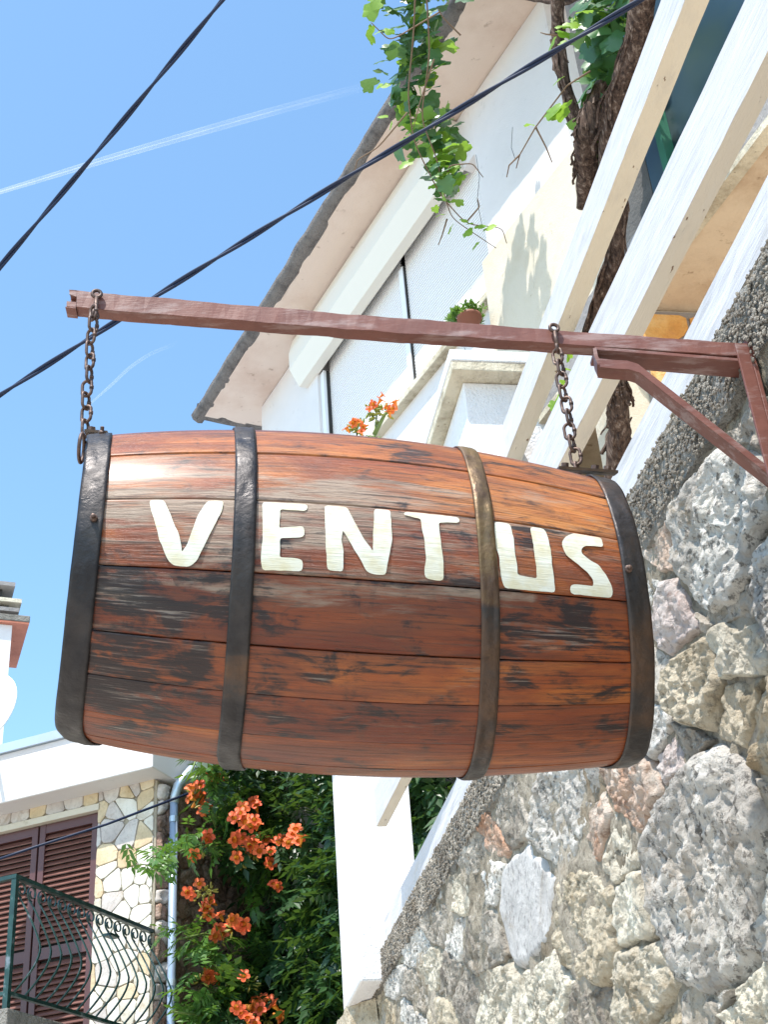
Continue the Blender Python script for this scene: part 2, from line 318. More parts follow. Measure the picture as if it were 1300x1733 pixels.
# ------------------------------------------------------------------ stone retaining wall
def clip(poly, a, b, c):                      # keep a*x+b*y<=c
    out = []; m = len(poly)
    for i in range(m):
        p, q = poly[i], poly[(i+1) % m]; fp = a*p[0]+b*p[1]-c; fq = a*q[0]+b*q[1]-c
        if fp <= 0: out.append(p)
        if fp*fq < 0: t = fp/(fp-fq); out.append((p[0]+t*(q[0]-p[0]), p[1]+t*(q[1]-p[1])))
    return out
def voronoi(seeds, bound, sx=1.):
    cells = []
    for i, s in enumerate(seeds):
        poly = list(bound)
        o = sorted(((t[0]-s[0])**2+(t[1]-s[1])**2, j) for j, t in enumerate(seeds) if j != i)[:26]
        for _, j in o:
            t = seeds[j]; a, b = t[0]-s[0], t[1]-s[1]; wt = s[2] if len(s) > 2 else 0; wu = t[2] if len(t) > 2 else 0
            c = (t[0]**2+t[1]**2-s[0]**2-s[1]**2 + wt - wu)/2
            poly = clip(poly, a, b, c)
            if len(poly) < 3: break
        cells.append(poly)
    return cells
def area(p): return .5*abs(sum(p[i][0]*p[(i+1) % len(p)][1]-p[(i+1) % len(p)][0]*p[i][1] for i in range(len(p))))
def resamp(poly, m):
    P = np.array(poly+[poly[0]]); L = np.r_[0, np.cumsum(np.hypot(*np.diff(P, axis=0).T))]; t = np.linspace(0, L[-1], m, endpoint=False)
    return np.c_[np.interp(t, L, P[:, 0]), np.interp(t, L, P[:, 1])]
def smooth(P, k):
    for _ in range(k): P = .5*P+.25*(np.roll(P, 1, 0)+np.roll(P, -1, 0))
    return P
def slab_stone(name, poly, to3, nrm, h, mat_, parent, gap=.006, depth=.004, jit=.0012):
    """crisp edged flat stone: inset polygon, bevelled rim, slightly uneven face"""
    P = np.array(poly); keep = [i for i in range(len(P)) if np.hypot(*(P[i]-P[i-1])) > .012]; P = P[keep]; m = len(P)
    if m < 3: return
    def inset(P, g):
        out = []; sgn = 1 if sum(P[i][0]*P[(i+1) % m][1]-P[(i+1) % m][0]*P[i][1] for i in range(m)) > 0 else -1
        for i in range(m):
            a, b, c = P[i-1], P[i], P[(i+1) % m]; e1 = (b-a)/np.hypot(*(b-a)); e2 = (c-b)/np.hypot(*(c-b)); n1 = np.array([-e1[1], e1[0]])*sgn; n2 = np.array([-e2[1], e2[0]])*sgn
            q = n1+n2; q = q/max(.35, float(q@q)/2)*1.0; out.append(b+q*g*.5*1.0)
        return np.array(out)
    # round each corner a little
    Q = []
    for i in range(m): Q += [P[i]+(P[i-1]-P[i])*.16, P[i]+(P[(i+1) % m]-P[i])*.16]
    P = np.array(Q); m = len(P); c = P.mean(0)
    P = P+np.array([[rg.uniform(-1, 1), rg.uniform(-1, 1)] for _ in range(m)])*.0015
    rings = [(gap, -depth), (gap, h-.003), (gap+.006, h)]; V = []; tx, ty = rg.uniform(-1, 1)*.03, rg.uniform(-1, 1)*.03
    for g_, z in rings:
        for q in inset(P, g_*1.3): V.append(to3(q[0], q[1])+nrm*(z+(rg.uniform(-1, 1)*jit+(q[0]-c[0])*tx+(q[1]-c[1])*ty if z > 0 else 0)))
    V.append(to3(*c)+nrm*(h+.001)); Fc = [(k*m+i, k*m+(i+1) % m, (k+1)*m+(i+1) % m, (k+1)*m+i) for k in range(2) for i in range(m)]+[(2*m+i, 2*m+(i+1) % m, 3*m) for i in range(m)]
    return mk(name, V, Fc, mat_, parent)
def stone(name, poly, to3, nrm, h, mat_, parent, m=22, rings=5, rough=.3, gap=.03, sm=2, depth=.02, seed=0, flat=.45, amp=None, nsc=9, wob=0., tilt=.0):
    """poly in 2d -> a lump standing h proud of the surface to3(x,y)"""
    P = resamp(poly, m)
    if wob: P = P+np.array([[noise.noise(Vector((q[0]*9, q[1]*9, seed))), noise.noise(Vector((q[0]*9, q[1]*9, seed+9)))] for q in P])*wob
    P = smooth(P, sm); c = P.mean(0); V = []; amp = h*rough if amp is None else amp
    d = P-c; L = np.hypot(*d.T)[:, None]; P = c+d*np.maximum(.55, 1-gap/np.maximum(L, 1e-6)); ext = float(L.max()); ta = rg.random()*6.28; tx, ty = math.cos(ta)*tilt/ext, math.sin(ta)*tilt/ext
    prof = [(1.0, -depth)] + [(1-(i/rings)**1.25, h*(1-(1-min(1, (i+.55)/(rings*flat+.01)))**2 if i < rings*flat else 1)) for i in range(rings)]
    def disp(p3):
        if amp < .006: return amp*fbm(p3+seed, nsc*.8, 4)
        if wob: v_ = noise.voronoi(Vector(p3+seed)*nsc*1.5)[0]; return amp*(fbm(p3+seed, nsc*.55, 3)*1.0+1.1*(noise.ridged_multi_fractal(Vector(p3+seed)*nsc*1.3, .9, 2.2, 5, 1., 2.)-1.)*.5+(v_[1]-v_[0])*(1.1 if amp > .006 else .2)+.45*fbm(p3, nsc*6, 3))
        return amp*fbm(p3+seed, nsc, 5)
    for k, (t, z) in enumerate(prof):
        for q in c+(P-c)*t:
            p3 = to3(q[0], q[1]); e = 0 if k == 0 else disp(p3)+(q[0]-c[0])*tx+(q[1]-c[1])*ty; V.append(p3+nrm*(z+e)+(A3(*noise.noise_vector(Vector(p3*nsc*1.3)))*amp*.5 if 0 < k else 0))
    p3 = to3(*c); V.append(p3+nrm*(h+disp(p3))); Fc = []; R_ = len(prof)
    for k in range(R_-1):
        for i in range(m): j = (i+1) % m; Fc.append((k*m+i, k*m+j, (k+1)*m+j, (k+1)*m+i))
    for i in range(m): Fc.append(((R_-1)*m+i, (R_-1)*m+(i+1) % m, R_*m))
    Vn = np.array(V); f0 = Fc[len(Fc)//2]; nn = np.cross(Vn[f0[1]]-Vn[f0[0]], Vn[f0[2]]-Vn[f0[0]])
    if nn@nrm < 0: Fc = [f[::-1] for f in Fc]
    return mk(name, V, Fc, mat_, parent, smooth=True)
rg = random.Random(5)
S1a = 7.3
wall = thing('stone_retaining_wall', tuple(wp(3, 0, -1.6)), 'tall rubble stone retaining wall with a rough gravelly coping at the right', 'wall')
# hand placed stones of the near part: x, y of the middle in the photograph, weight, kind, height
S0 = [(1232,1480,26000,'w',.060),(1235,890,14000,'w',.055),(1262,690,1500,'g',.04),(1145,925,0,'o',.04),(1160,1045,1500,'p',.04),(1192,1160,2500,'t',.055),(1280,1100,1500,'c',.05),
 (1283,1190,500,'t',.04),(1112,1010,0,'w',.03),(1122,1150,-500,'g',.03),(1090,1320,2000,'o',.045),(1018,1415,0,'o',.03),(968,1370,4000,'w',.035),(908,1540,3500,'b',.045),(1067,1440,0,'c',.035),
 (1090,1550,1000,'c',.05),(1010,1565,4500,'t',.045),(1105,1665,2500,'c',.05),(945,1680,1500,'c',.045),(1008,1722,0,'g',.03),(1195,1740,0,'g',.02),(1278,1655,0,'w',.05),(1150,1760,0,'t',.03),
 (868,1350,1500,'g',.03),(905,1330,-500,'c',.02),(1120,1240,0,'w',.035),(1145,1275,-800,'p',.03),(1100,1230,-600,'g',.02),(838,1395,0,'o',.03),(808,1440,500,'g',.03),(828,1500,0,'w',.03),
 (790,1510,0,'c',.03),(830,1600,1500,'g',.035),(785,1585,0,'w',.03),(850,1690,1500,'c',.04),(800,1680,0,'g',.03),(770,1655,0,'g',.03),(760,1720,0,'t',.03),(745,1560,0,'g',.03),(770,1465,0,'p',.02),
 (735,1500,0,'w',.025),(715,1600,0,'w',.03),(740,1640,0,'c',.03),(712,1680,0,'g',.03),(690,1560,0,'g',.02),(700,1720,0,'w',.03),(668,1610,0,'c',.02),(672,1665,0,'w',.03),(660,1715,0,'t',.02),
 (640,1650,0,'g',.02),(632,1690,0,'c',.02),(618,1720,0,'w',.02),(600,1715,0,'g',.02),(1210,1010,-1500,'g',.03),(1270,1010,1200,'g',.035),(1180,760,-500,'g',.03),(1150,820,-900,'t',.02),(1120,880,-900,'g',.02),
 (1300,1700,2000,'c',.05),(1345,1500,8000,'w',.05),(1350,1250,4000,'t',.05),(1360,1000,6000,'w',.05),(1380,750,3000,'g',.04),(1320,1380,0,'g',.03),(1180,1230,-800,'g',.03)]
rg = random.Random(5)
AX = 1.75; seeds = [(s[0]*AX, s[1], s[2]*1.5) for s in S0]; info = [(s[3], s[4]*.72) for s in S0]
for i in range(46):                           # under the frame, beyond its edges
    x = 560+rg.random()*900; y = 1770+rg.random()*420; seeds.append((x*AX, y, 500)); info.append((rg.choice('wgctgp'), .03))
for i in range(14): seeds.append(((1420+rg.random()*260)*AX, 500+rg.random()*1300, 500)); info.append((rg.choice('wgct'), .04))
cop = [proj(wp(s, 0, 1.585)) for s in (1.3, 10)]
(ax_, ay_), (bx_, by_) = cop
bound = [(540, 2250), (540, 1700), (1100, 900), (1750, 200), (1750, 2250)]
nx_, ny_ = (ay_-by_), (bx_-ax_); cc = nx_*ax_+ny_*ay_
if nx_*1200+ny_*1500 > cc: nx_, ny_, cc = -nx_, -ny_, -cc
bound = clip(bound, nx_, ny_, cc-0)
cells = [[(x/AX, y) for x, y in c] for c in voronoi(seeds, [(x*AX, y) for x, y in bound])]
def w3(x, y): return onw((x, y), .02)
for k, (cell, (kd, h)) in enumerate(zip(cells, info)):
    if len(cell) < 3 or area(cell) < 250: continue
    ar = area(cell); big = ar > 9000
    # to wall coordinates first so that the joints have one real width
    pw = [w3(*q) for q in cell]; p2 = [(float(p@WD), float(p[2])) for p in pw]
    if min(p[1] for p in p2) < -1.58: continue
    stone('stone', p2, lambda a, b: WD*a+QD*(D0+.02)+Z*b, -QD, h, M_st[kd], wall, m=170 if big else 84, rings=52 if big else 24, gap=.003, sm=1, seed=k*3.1, depth=.05, amp=(.017 if big else .013) if kd != 'b' else .004, nsc=10, wob=.020, tilt=.012 if kd != 'b' else .004, flat=.25)
# mortar bed and body
s0, s1, z0, z1 = .3, 9.6, -1.6, 1.6; ns, nz = 420, 220; V = []
for i in range(ns+1):
    for j in range(nz+1):
        s = s0+(s1-s0)*(i/ns)**1.5; z = z0+(z1-z0)*j/nz; p = wp(s, 0, z); e = .003-.020*fbm(p, 3.5, 5)-.008*fbm(p, 24, 3); V.append(wp(s, e, z))
Fc = [(i*(nz+1)+j, i*(nz+1)+j+1, (i+1)*(nz+1)+j+1, (i+1)*(nz+1)+j) for i in range(ns) for j in range(nz)]
mk('mortar', V, Fc, M_mortar, wall, smooth=True)
mk('wall_core', *hexa(boxv(A3(0, 0, 0), WD, QD, Z, -1.5, 9.6, D0+.06, D0+.4, -1.6, 1.6)), M_mortar, wall)
bt = []; nb_ = 60; mb_ = 30
for i in range(nb_+1):
    for j in range(mb_+1):
        s = S1a+(9.6-S1a)*i/nb_; z = -1.6+3.2*j/mb_; p = wp(s, -.13*min(1, i/6), z); bt.append(p+A3(*noise.noise_vector(Vector(p*5)))*.03+A3(*noise.noise_vector(Vector(p*16)))*.012)
mk('buttress_face', bt, [(i*(mb_+1)+j, i*(mb_+1)+j+1, (i+1)*(mb_+1)+j+1, (i+1)*(mb_+1)+j) for i in range(nb_) for j in range(mb_)], M_st['t'], wall, smooth=True)
# coping: rough band of pebbles in mortar
V = []; na = 420; prof = [(.03, 1.575), (-.012, 1.59), (-.02, 1.63), (-.018, 1.68), (-.02, 1.72), (-.012, 1.755), (.01, 1.775), (.12, 1.785), (.34, 1.785)]
pf = []
for i in range(len(prof)-1):
    for t in (0, .34, .67): pf.append(tuple(np.array(prof[i])*(1-t)+np.array(prof[i+1])*t))
pf.append(prof[-1]); m = len(pf)
for i in range(na+1):
    s = .3+9.4*(i/na)**1.45
    for j, (d, z) in enumerate(pf):
        p = wp(s, d, z); e = A3(*noise.noise_vector(Vector(p*26)))*.007+A3(*noise.noise_vector(Vector(p*60)))*.005
        low = .030*fbm(wp(s, 0, 0), 3, 3) if j < 4 else 0; V.append(p+e-Z*low*.8+QD*low*.3)
Fc = [(i*m+j, i*m+j+1, (i+1)*m+j+1, (i+1)*m+j) for i in range(na) for j in range(m-1)]
mk('coping', V, Fc, M_coping, wall, smooth=False)
# loose pebbles bedded in the coping face: nobody could count them
pb = MB(); ico = [(0,0,1),(.894,0,.447),(.276,.851,.447),(-.724,.526,.447),(-.724,-.526,.447),(.276,-.851,.447),(.724,.526,-.447),(-.276,.851,-.447),(-.894,0,-.447),(-.276,-.851,-.447),(.724,-.526,-.447),(0,0,-1)]
icf = [(0,1,2),(0,2,3),(0,3,4),(0,4,5),(0,5,1),(1,6,2),(2,7,3),(3,8,4),(4,9,5),(5,10,1),(1,10,6),(2,6,7),(3,7,8),(4,8,9),(5,9,10),(6,11,7),(7,11,8),(8,11,9),(9,11,10),(10,11,6)]
ico = np.array(ico)
for i in range(9000):
    s = .9+rg.random()**1.7*7.6; z = 1.585+rg.random()*.165; r = rg.uniform(.0025, .0062)*(1 if s < 4 else 1.3)
    q = ico*np.array([rg.uniform(.6, 1.3), rg.uniform(.5, .9), rg.uniform(.6, 1.3)])*r; a = rg.random()*3; ca, sa = math.cos(a), math.sin(a)
    q = q@np.array([[ca, 0, sa], [0, 1, 0], [-sa, 0, ca]]); pb.add(wp(s, -.023, z)+q[:, :1]*WD+q[:, 1:2]*QD+q[:, 2:]*Z, icf)
pb.build('pebble', M_st['g'], wall, kind='stuff')

# ------------------------------------------------------------------ timber rails and beams
def timber(name, s0, s1, d, dw, zt, zb, parent=None, nseg=80, seed=0, dd=0., sr=2.4):
    V = []; al = []; ac = []; un = []; H = zt-zb
    ringp = [(0, zt), (0, zt-H*.25), (0, zt-H*.5), (0, zt-H*.75), (0, zb), (0.002, zb), (dw*.5, zb), (dw, zb), (dw, zt)]; cum = np.r_[0, np.cumsum([math.hypot(ringp[i+1][0]-ringp[i][0], ringp[i+1][1]-ringp[i][1]) for i in range(8)])]
    for i in range(nseg+1):
        s = s0+(s1-s0)*i/nseg
        for j, (a, z) in enumerate(ringp):
            e = .0035*fbm(A3(s, j*.7+seed, 0), 5, 4); V.append(wp(s, d+dd*(s-sr)+a+(e if j < 8 else 0), z+e)); al.append(s+seed); ac.append(cum[j]+seed); un.append(1. if j in (5, 6, 7) else 0.)
    m = 9; Fc = [(i*m+j, i*m+(j+1) % m, (i+1)*m+(j+1) % m, (i+1)*m+j) for i in range(nseg) for j in range(m)]+[tuple(range(m))[::-1], tuple(range(nseg*m, nseg*m+m))]
    return mk(name, V, Fc, M_timber, parent, att={'along': al, 'across': ac, 'under': un})
S1 = 6.95                                      # face of the near white pillar
rl = thing('terrace_railing', tuple(wp(4, 0, 1.785)), 'white weathered timber railing of two long boards above the rough coping', 'railing')
Pe = onz((637, 1399), 2.145); DE = float(Pe@QD)-D0; SE = float(Pe@WD)
print('B end', SE, DE)
timber('rail', .3, SE, 0.0, .05, 2.325, 2.145, rl, seed=3, dd=DE/(SE-2.4))
timber('rail', .3, S1-.02, 0.004, .05, 1.897, 1.787, rl, seed=8)
o = timber('pergola_beam', 1.2, 6.0, .682, .09, 4.30, 4.095, seed=14)
tagit(o, 'white weathered timber beam high behind the railing with its cut end by the capped pillar', 'beam')

# ------------------------------------------------------------------ white pillars
p1 = thing('white_pillar', tuple(wp(S1+.3, .1, 1.6)), 'narrow bright white rendered pillar where the two lower railing boards end', 'pillar')
mk('shaft', *hexa(boxv(A3(0, 0, 0), WD, QD, Z, S1, S1+.68, D0-.135, D0+.19, 1.60, 2.95)), M_pillar, p1, bev=.012)
mk('cap', *hexa(boxv(A3(0, 0, 0), WD, QD, Z, S1-.03, S1+.71, D0-.16, D0+.22, 2.953, 3.02)), M_pillar, p1, bev=.01)
p2 = thing('capped_white_wall', tuple(wp(7.5, .8, 1.7)), 'white rendered wall end under a stained overhanging cap slab', 'wall')
mk('wall_body', *hexa(boxv(A3(0, 0, 0), WD, QD, Z, 6.04, 7.2, D0+.512, D0+1.05, 1.7, 4.655)), M_pillar, p2, bev=.008)
mk('cap_slab', *hexa(boxv(A3(0, 0, 0), WD, QD, Z, 5.93, 7.25, D0+.43, D0+1.10, 4.658, 4.72)), M_cap, p2, bev=.006)
mk('cap_top', *hexa(boxv(A3(0, 0, 0), WD, QD, Z, 5.925, 7.255, D0+.425, D0+1.105, 4.722, 4.80)), M_pillar, p2, bev=.008)

# ------------------------------------------------------------------ terrace interior: slab, stone wall, glazing
SLD, _ = dirs(-22.5); SLN = A3(SLD[1], -SLD[0], 0); SP = onz((1200, 360), 4.4)
ts = thing('terrace_house', tuple(SP+SLN*1.5-Z*3), 'terrace building behind the railing with peeling ochre ceiling and dark upper glazing', 'building')
def sp(s, d, z): q = SP+SLD*s+SLN*d; return A3(q[0], q[1], z)
mk('ceiling_slab', [sp(s, d, z) for s in (-2.4, 2.6) for d in (0, 2.6) for z in (4.40, 4.62)], BF, M_ceil, ts)
mk('slab_edge', [sp(s, d, z) for s in (-2.4, 2.6) for d in (-.035, -.002) for z in (4.43, 4.74)], BF, M_grey, ts)
mk('edge_strip', [sp(s, d, z) for s in (-2.4, 2.6) for d in (-.05, .02) for z in (4.385, 4.425)], BF, M_cap, ts)
BW = onz((1110, 518), 4.4); 
def bw(q, d, z): p = A3(BW[0], BW[1], 0)+QD*q+WD*d; return A3(p[0], p[1], z)
mk('back_wall', [bw(q, d, z) for q in (-.33, 3) for d in (.03, .25) for z in (1.7, 4.395)], BF, M_cream, ts)
r2 = random.Random(11); sd_ = [(.02+i*.32+r2.uniform(-.05, .05)+(j % 2)*.15, 4.33-j*.24+r2.uniform(-.04, .04)) for i in range(9) for j in range(3)]
for c in voronoi(sd_, [(-.10, 3.75), (2.9, 3.75), (2.9, 4.36), (-.10, 4.36)]):
    if len(c) > 2 and area(c) > .005: slab_stone('stone', c, lambda a, b: bw(a, 0.03, b), -WD, .024, M_orange['a'], ts, gap=.014)
mk('joint_mortar', [bw(q, d, z) for q in (-.12, 2.95) for d in (.018, .027) for z in (3.73, 4.38)], BF, M_grey, ts)
gl = MB().add([sp(s, d, z) for s in (-2.4, .48) for d in (.10, .12) for z in (4.70, 8.6)], BF).build('window_glass', M_glass, ts)
mk('shade_dark_wall', [sp(s, d, z) for s in (.485, .90) for d in (.1, .35) for z in (4.7, 8.6)], BF, M_shadewall, ts)  # wall strip painted dark where foliage and eave keep it shaded
for s in (-2.1, -.9, .24): mk('window_post', [sp(s+a, d, z) for a in (0, .05) for d in (.04, .099) for z in (4.745, 8.5)], BF, M_green, ts)

# ------------------------------------------------------------------ white house
wh = thing('white_house', tuple(hp(5.5, -4, 0)-Z*1.6), 'white rendered house with wide pink plastered eave and a long roller shutter', 'house')
ZE = 6.2
def hbox(name, s0, s1, d0, d1, z0, z1, m, parent=wh, **k): return mk(name, [hp(s, d, z) for s in (s0, s1) for d in (d0, d1) for z in (z0, z1)], BF, m, parent, **k)
WD0 = -3.30; C0 = 3.78
zg = -1.6/HS
hbox('wall', C0, 4.60, -3.62, WD0, zg, ZE, M_stucco)                      # pier at the near corner
hbox('wall', 4.601, 6.80, -3.62, WD0, zg, 4.72, M_stucco)                 # below the window
hbox('wall', 6.801, 7.80, -3.62, WD0, zg, ZE, M_stucco)                   # far pier
hbox('wall', C0-.001, 7.80, -6.4, -3.621, zg, ZE, M_stucco)                 # body
# roof: soffit slab, dirty edge
def grid(fn, nu, nv): return [fn(i/nu, j/nv) for i in range(nu+1) for j in range(nv+1)], [(i*(nv+1)+j, (i+1)*(nv+1)+j, (i+1)*(nv+1)+j+1, i*(nv+1)+j+1) for i in range(nu) for j in range(nv)]
def sof(u, v):
    s = 8.06-u*4.85; d = -2.94-v*3.6; p = hp(s, d, ZE+.012*min(1, v*6)); return p+Z*.012*fbm(p, 1.5, 4)
V, Fc = grid(sof, 60, 24); mk('soffit', V, Fc, M_soffit, wh, smooth=True)
V = []; Fc = []; nn_ = 150; pr = [(-2.96, .002), (-2.925, -.005), (-2.885, .02), (-2.87, .06), (-2.90, .11), (-3.0, .14)]
for i in range(nn_+1):
    s = 8.16-4.95*i/nn_
    for (d, z) in pr: p = hp(s, d, ZE+z); V.append(p+A3(*noise.noise_vector(Vector(p*3)))*.014+A3(*noise.noise_vector(Vector(p*11)))*.006)
m = len(pr); Fc = [(i*m+j, i*m+j+1, (i+1)*m+j+1, (i+1)*m+j) for i in range(nn_) for j in range(m-1)]
mk('roof_edge', V, Fc, M_eave, wh, smooth=True)
hbox('roof_slab', 3.21, 8.12, -6.6, -2.93, ZE+.03, ZE+.13, M_eave)
V = []; pr2 = [(8.04, .002), (8.11, -.005), (8.15, .03), (8.15, .1), (8.1, .14)]
for i in range(41):
    d = -2.9-3.6*i/40
    for (s, z) in pr2: p = hp(s, d, ZE+z); V.append(p+A3(*noise.noise_vector(Vector(p*3)))*.014+A3(*noise.noise_vector(Vector(p*11)))*.006)
m = 5; mk('roof_edge', V, [(i*m+j, i*m+j+1, (i+1)*m+j+1, (i+1)*m+j) for i in range(40) for j in range(m-1)], M_eave, wh, smooth=True)
# roller shutters
bx = mk('shutter_box', [hp(s, d, z) for s, lst in ((4.73, 0), (6.98, 0)) for d, z in ((-3.31, ZE-.01), (-3.20, ZE-.01), (-3.17, 6.07), (-3.17, 5.93), (-3.24, 5.80), (-3.31, 5.80))],
        [(0,1,2,3,4,5)[::-1], (6,7,8,9,10,11)]+[(i, (i+1) % 6, 6+(i+1) % 6, 6+i) for i in range(6)], M_box, wh, bev=.004)
def shutter(s0, s1, nm='roller_shutter'):
    n = 53; pitch = (5.96-4.775)/n; V = []; Fc = []
    for i in range(n):
        z = 4.775+i*pitch
        for a, dz in ((-.009, 0), (.0, pitch*.10), (.0, pitch*.74), (-.009, pitch*.90)): V += [hp(s0, -3.365+a*1.5, z+dz), hp(s1, -3.365+a*1.5, z+dz)]
    for k in range(n*4-1): Fc.append((2*k, 2*k+1, 2*k+3, 2*k+2))
    return mk(nm, V, Fc, M_slat, wh)
hbox('window_recess', 4.601, 6.80, -3.60, -3.42, 4.72, ZE-.02, M_dark)
hbox('wall', 4.6005, 4.735, -3.62, WD0, 5.80, ZE, M_stucco)
for a, b in ((4.64, 5.5935), (5.655, 6.74)):
    s = shutter(a, b); s['kind'] = 'stuff'
hbox('guide_rail', 5.60, 5.65, -3.42, -3.345, 4.76, 5.80, M_alu); hbox('guide_rail', 6.745, 6.80, -3.42, -3.32, 4.76, 5.80, M_alu); hbox('guide_rail', 4.601, 4.63, -3.42, -3.335, 4.76, 5.80, M_alu)
hbox('guide_seal', 5.5945, 5.5985, -3.42, -3.35, 4.76, 5.80, M_dark); hbox('guide_seal', 6.742, 6.7445, -3.42, -3.34, 4.76, 5.80, M_dark)
hbox('window_sill', 4.60, 6.88, -3.42, -3.245, 4.715, 4.757, M_cap, bev=.006)
# cream parapet wall standing proud of the house
pw_ = thing('cream_parapet_wall', tuple(hp(4.1, -3.2, 0)), 'cream roughcast parapet wall with sloping sunlit edge in front of the white house', 'wall')
mk('wall_body', [hp(s, d, z) for s in (3.45, 4.585) for d in (-3.298, -3.235) for z in (1.2, 4.945)], BF, M_cream, pw_, bev=.006)
# cracks on the pier are thin grooves in the render
def strip(pts, wd, plane, off, m, name, parent):
    P = [hit(p, plane[0], plane[1])+plane[1]*off for p in pts]; mb = MB(); mb.tube(P, wd, 5); return mb.build(name, m, parent)
HP0 = hp(5, WD0, 0)
for pts in ([(786, 588), (792, 600), (795, 618)], [(842, 596), (850, 608), (858, 612), (861, 640)], [(868, 215), (866, 250), (872, 268)], [(806, 262), (812, 300), (808, 340), (816, 380)]):
    strip(pts, .0022, (HP0, HN), .0005, M_dark, 'crack', wh)
# ------------------------------------------------------------------ potted succulent on the sill
pc = hit((795, 541), hp(5, -3.12, 0), HN)
pot = thing('flower_pot', tuple(pc), 'small terracotta pot of green succulents on the window sill of the white house', 'plant pot')
ringz = [(0, .02), (.065, .02), (.085, .10), (.095, .10), (.095, .125), (.08, .125), (.075, .115), (0, .115)]; V = []; nn_ = 20
for r_, z_ in ringz:
    for k in range(nn_): a = 2*math.pi*k/nn_; V.append(pc+A3(r_*math.cos(a), r_*math.sin(a), z_-.1))
mk('pot', V, [(i*nn_+k, i*nn_+(k+1) % nn_, (i+1)*nn_+(k+1) % nn_, (i+1)*nn_+k) for i in range(7) for k in range(nn_)], M_pot, pot, smooth=True)
sb = MB()
for i in range(170):
    a = r2.random()*6.28; u = r2.random(); c = pc+A3(0, 0, .03)+A3(math.cos(a), math.sin(a), 0)*.12*math.sqrt(u)+HD*.10*r2.random()+Z*(.09*r2.random()-.03)
    for k in range(7):
        b = r2.random()*6.28; e = r2.uniform(.2, 1.2); d = A3(math.cos(b)*math.cos(e), math.sin(b)*math.cos(e), math.sin(e)); t = np.cross(d, Z); t /= np.linalg.norm(t)+1e-9
        sb.add([c, c+d*.025+t*.009, c+d*.045, c+d*.025-t*.009], [(0, 1, 2, 3)])
sb.build('succulent_leaves', M_leafm, pot, kind='stuff')
mk('bracket', [pc+HD*a+HN*b+Z*c for a in (-.02, .02) for b in (-.16, .12) for c in (-.13, -.105)], BF, M_beam, pot)

# ------------------------------------------------------------------ left house
lh = thing('stone_clad_house', tuple(lp(-1, 2, -1.6)), 'house at the lower left with cream crazy stone cladding below a white overhanging storey', 'house')
def lbox(name, f0, f1, g0, g1, z0, z1, m, parent=lh, **k): return mk(name, [lp(f, g_, z) for f in (f0, f1) for g_ in (g0, g1) for z in (z0, z1)], BF, m, parent, **k)
SHR = -.585; SHT = 4.14
lbox('wall', SHR+.01, -.012, .012, .3, -1.6, 4.36, M_clmort); lbox('wall', -6, SHR+.009, .012, .3, SHT+.05, 4.36, M_clmort); lbox('wall', -6, SHR-2.0, .012, .3, -1.6, SHT+.049, M_clmort)
lbox('wall_core', -6, -.013, .31, 5.0, -1.6, 4.3, M_clmort)
mk('upper_wall', [lp(f, g_, z) for f in (-6, .12) for g_, z in ((-.25, 4.30), (-.25, 4.755), (4.9, 4.755), (4.9, 4.30))], [(0,1,2,3), (4,7,6,5), (0,4,5,1), (3,2,6,7), (0,3,7,4), (1,5,6,2)], M_stucco, lh, bev=.01)
lbox('roof_flashing', -6, .14, -.28, 4.95, 4.757, 4.84, M_zinc)
lbox('lintel', -6, SHR+.03, -.02, .1, SHT, SHT+.055, M_cream)
r3 = random.Random(21)
sd_ = []
for i in range(5):
    for j in range(17): sd_.append((-.60+.145*i+r3.uniform(-.075, .075)+(j % 2)*.07, 1.3+j*.185+r3.uniform(-.085, .085)))
cells = voronoi(sd_, [(SHR+.012, 1.3), (-.014, 1.3), (-.014, 4.33), (SHR+.012, 4.33)])
sd2 = [(-.6-.2*i+r3.uniform(-.05, .05), 4.27+r3.uniform(-.05, .05)) for i in range(18)]
cells += voronoi(sd2, [(-4.2, SHT+.06), (SHR+.008, SHT+.06), (SHR+.008, 4.345), (-4.2, 4.345)])
for c in cells:
    if len(c) < 3 or area(c) < .0006: continue
    slab_stone('cladding_stone', c, lambda a, b: lp(a, .012, b), GN, .016, M_clad[r3.choice('aaaaaabc')] if sum(q[1] for q in c)/len(c) < 4.12 else M_clad[r3.choice('bcc')], lh, gap=.005)
# louvred shutters: two leaves
for (f0, f1) in ((-1.185, SHR), (-1.80, -1.20)):
    sh = thing('louvred_shutter', tuple(lp((f0+f1)/2, .05, 1.9)), 'right leaf of the dark brown louvred shutters, beside the stone cladding' if f1 == SHR else 'left leaf of the dark brown louvred shutters, cut by the photo edge', 'shutter', 'brown louvred window shutters')
    zb_, zt_ = 1.75, SHT-.005
    for a, b in ((f0+.002, f0+.062), (f1-.062, f1-.002)): lbox('stile', a, b, .03, .075, zb_, zt_, M_louvf, sh, bev=.003)
    for a, b in ((zt_-.08, zt_), (2.98, 3.075), (zb_, zb_+.1)): lbox('crossrail', f0+.063, f1-.063, .034, .072, a, b, M_louvf, sh)
    z = zb_+.12; first = None
    while z < zt_-.1:
        if not (2.95 < z < 3.08):
            V = [lp(f, g_, zz) for f in (f0+.058, f1-.058) for g_, zz in ((.036, z), (.040, z-.007), (.076, z+.036), (.072, z+.043))]
            mk('louvre_slat', V, [(0,1,2,3)[::-1], (4,5,6,7), (0,1,5,4), (1,2,6,5), (2,3,7,6), (3,0,4,7)], M_louv, sh)
        z += .0475
    lbox('backing', f0+.01, f1-.01, .09, .10, zb_, zt_, M_dark, sh)
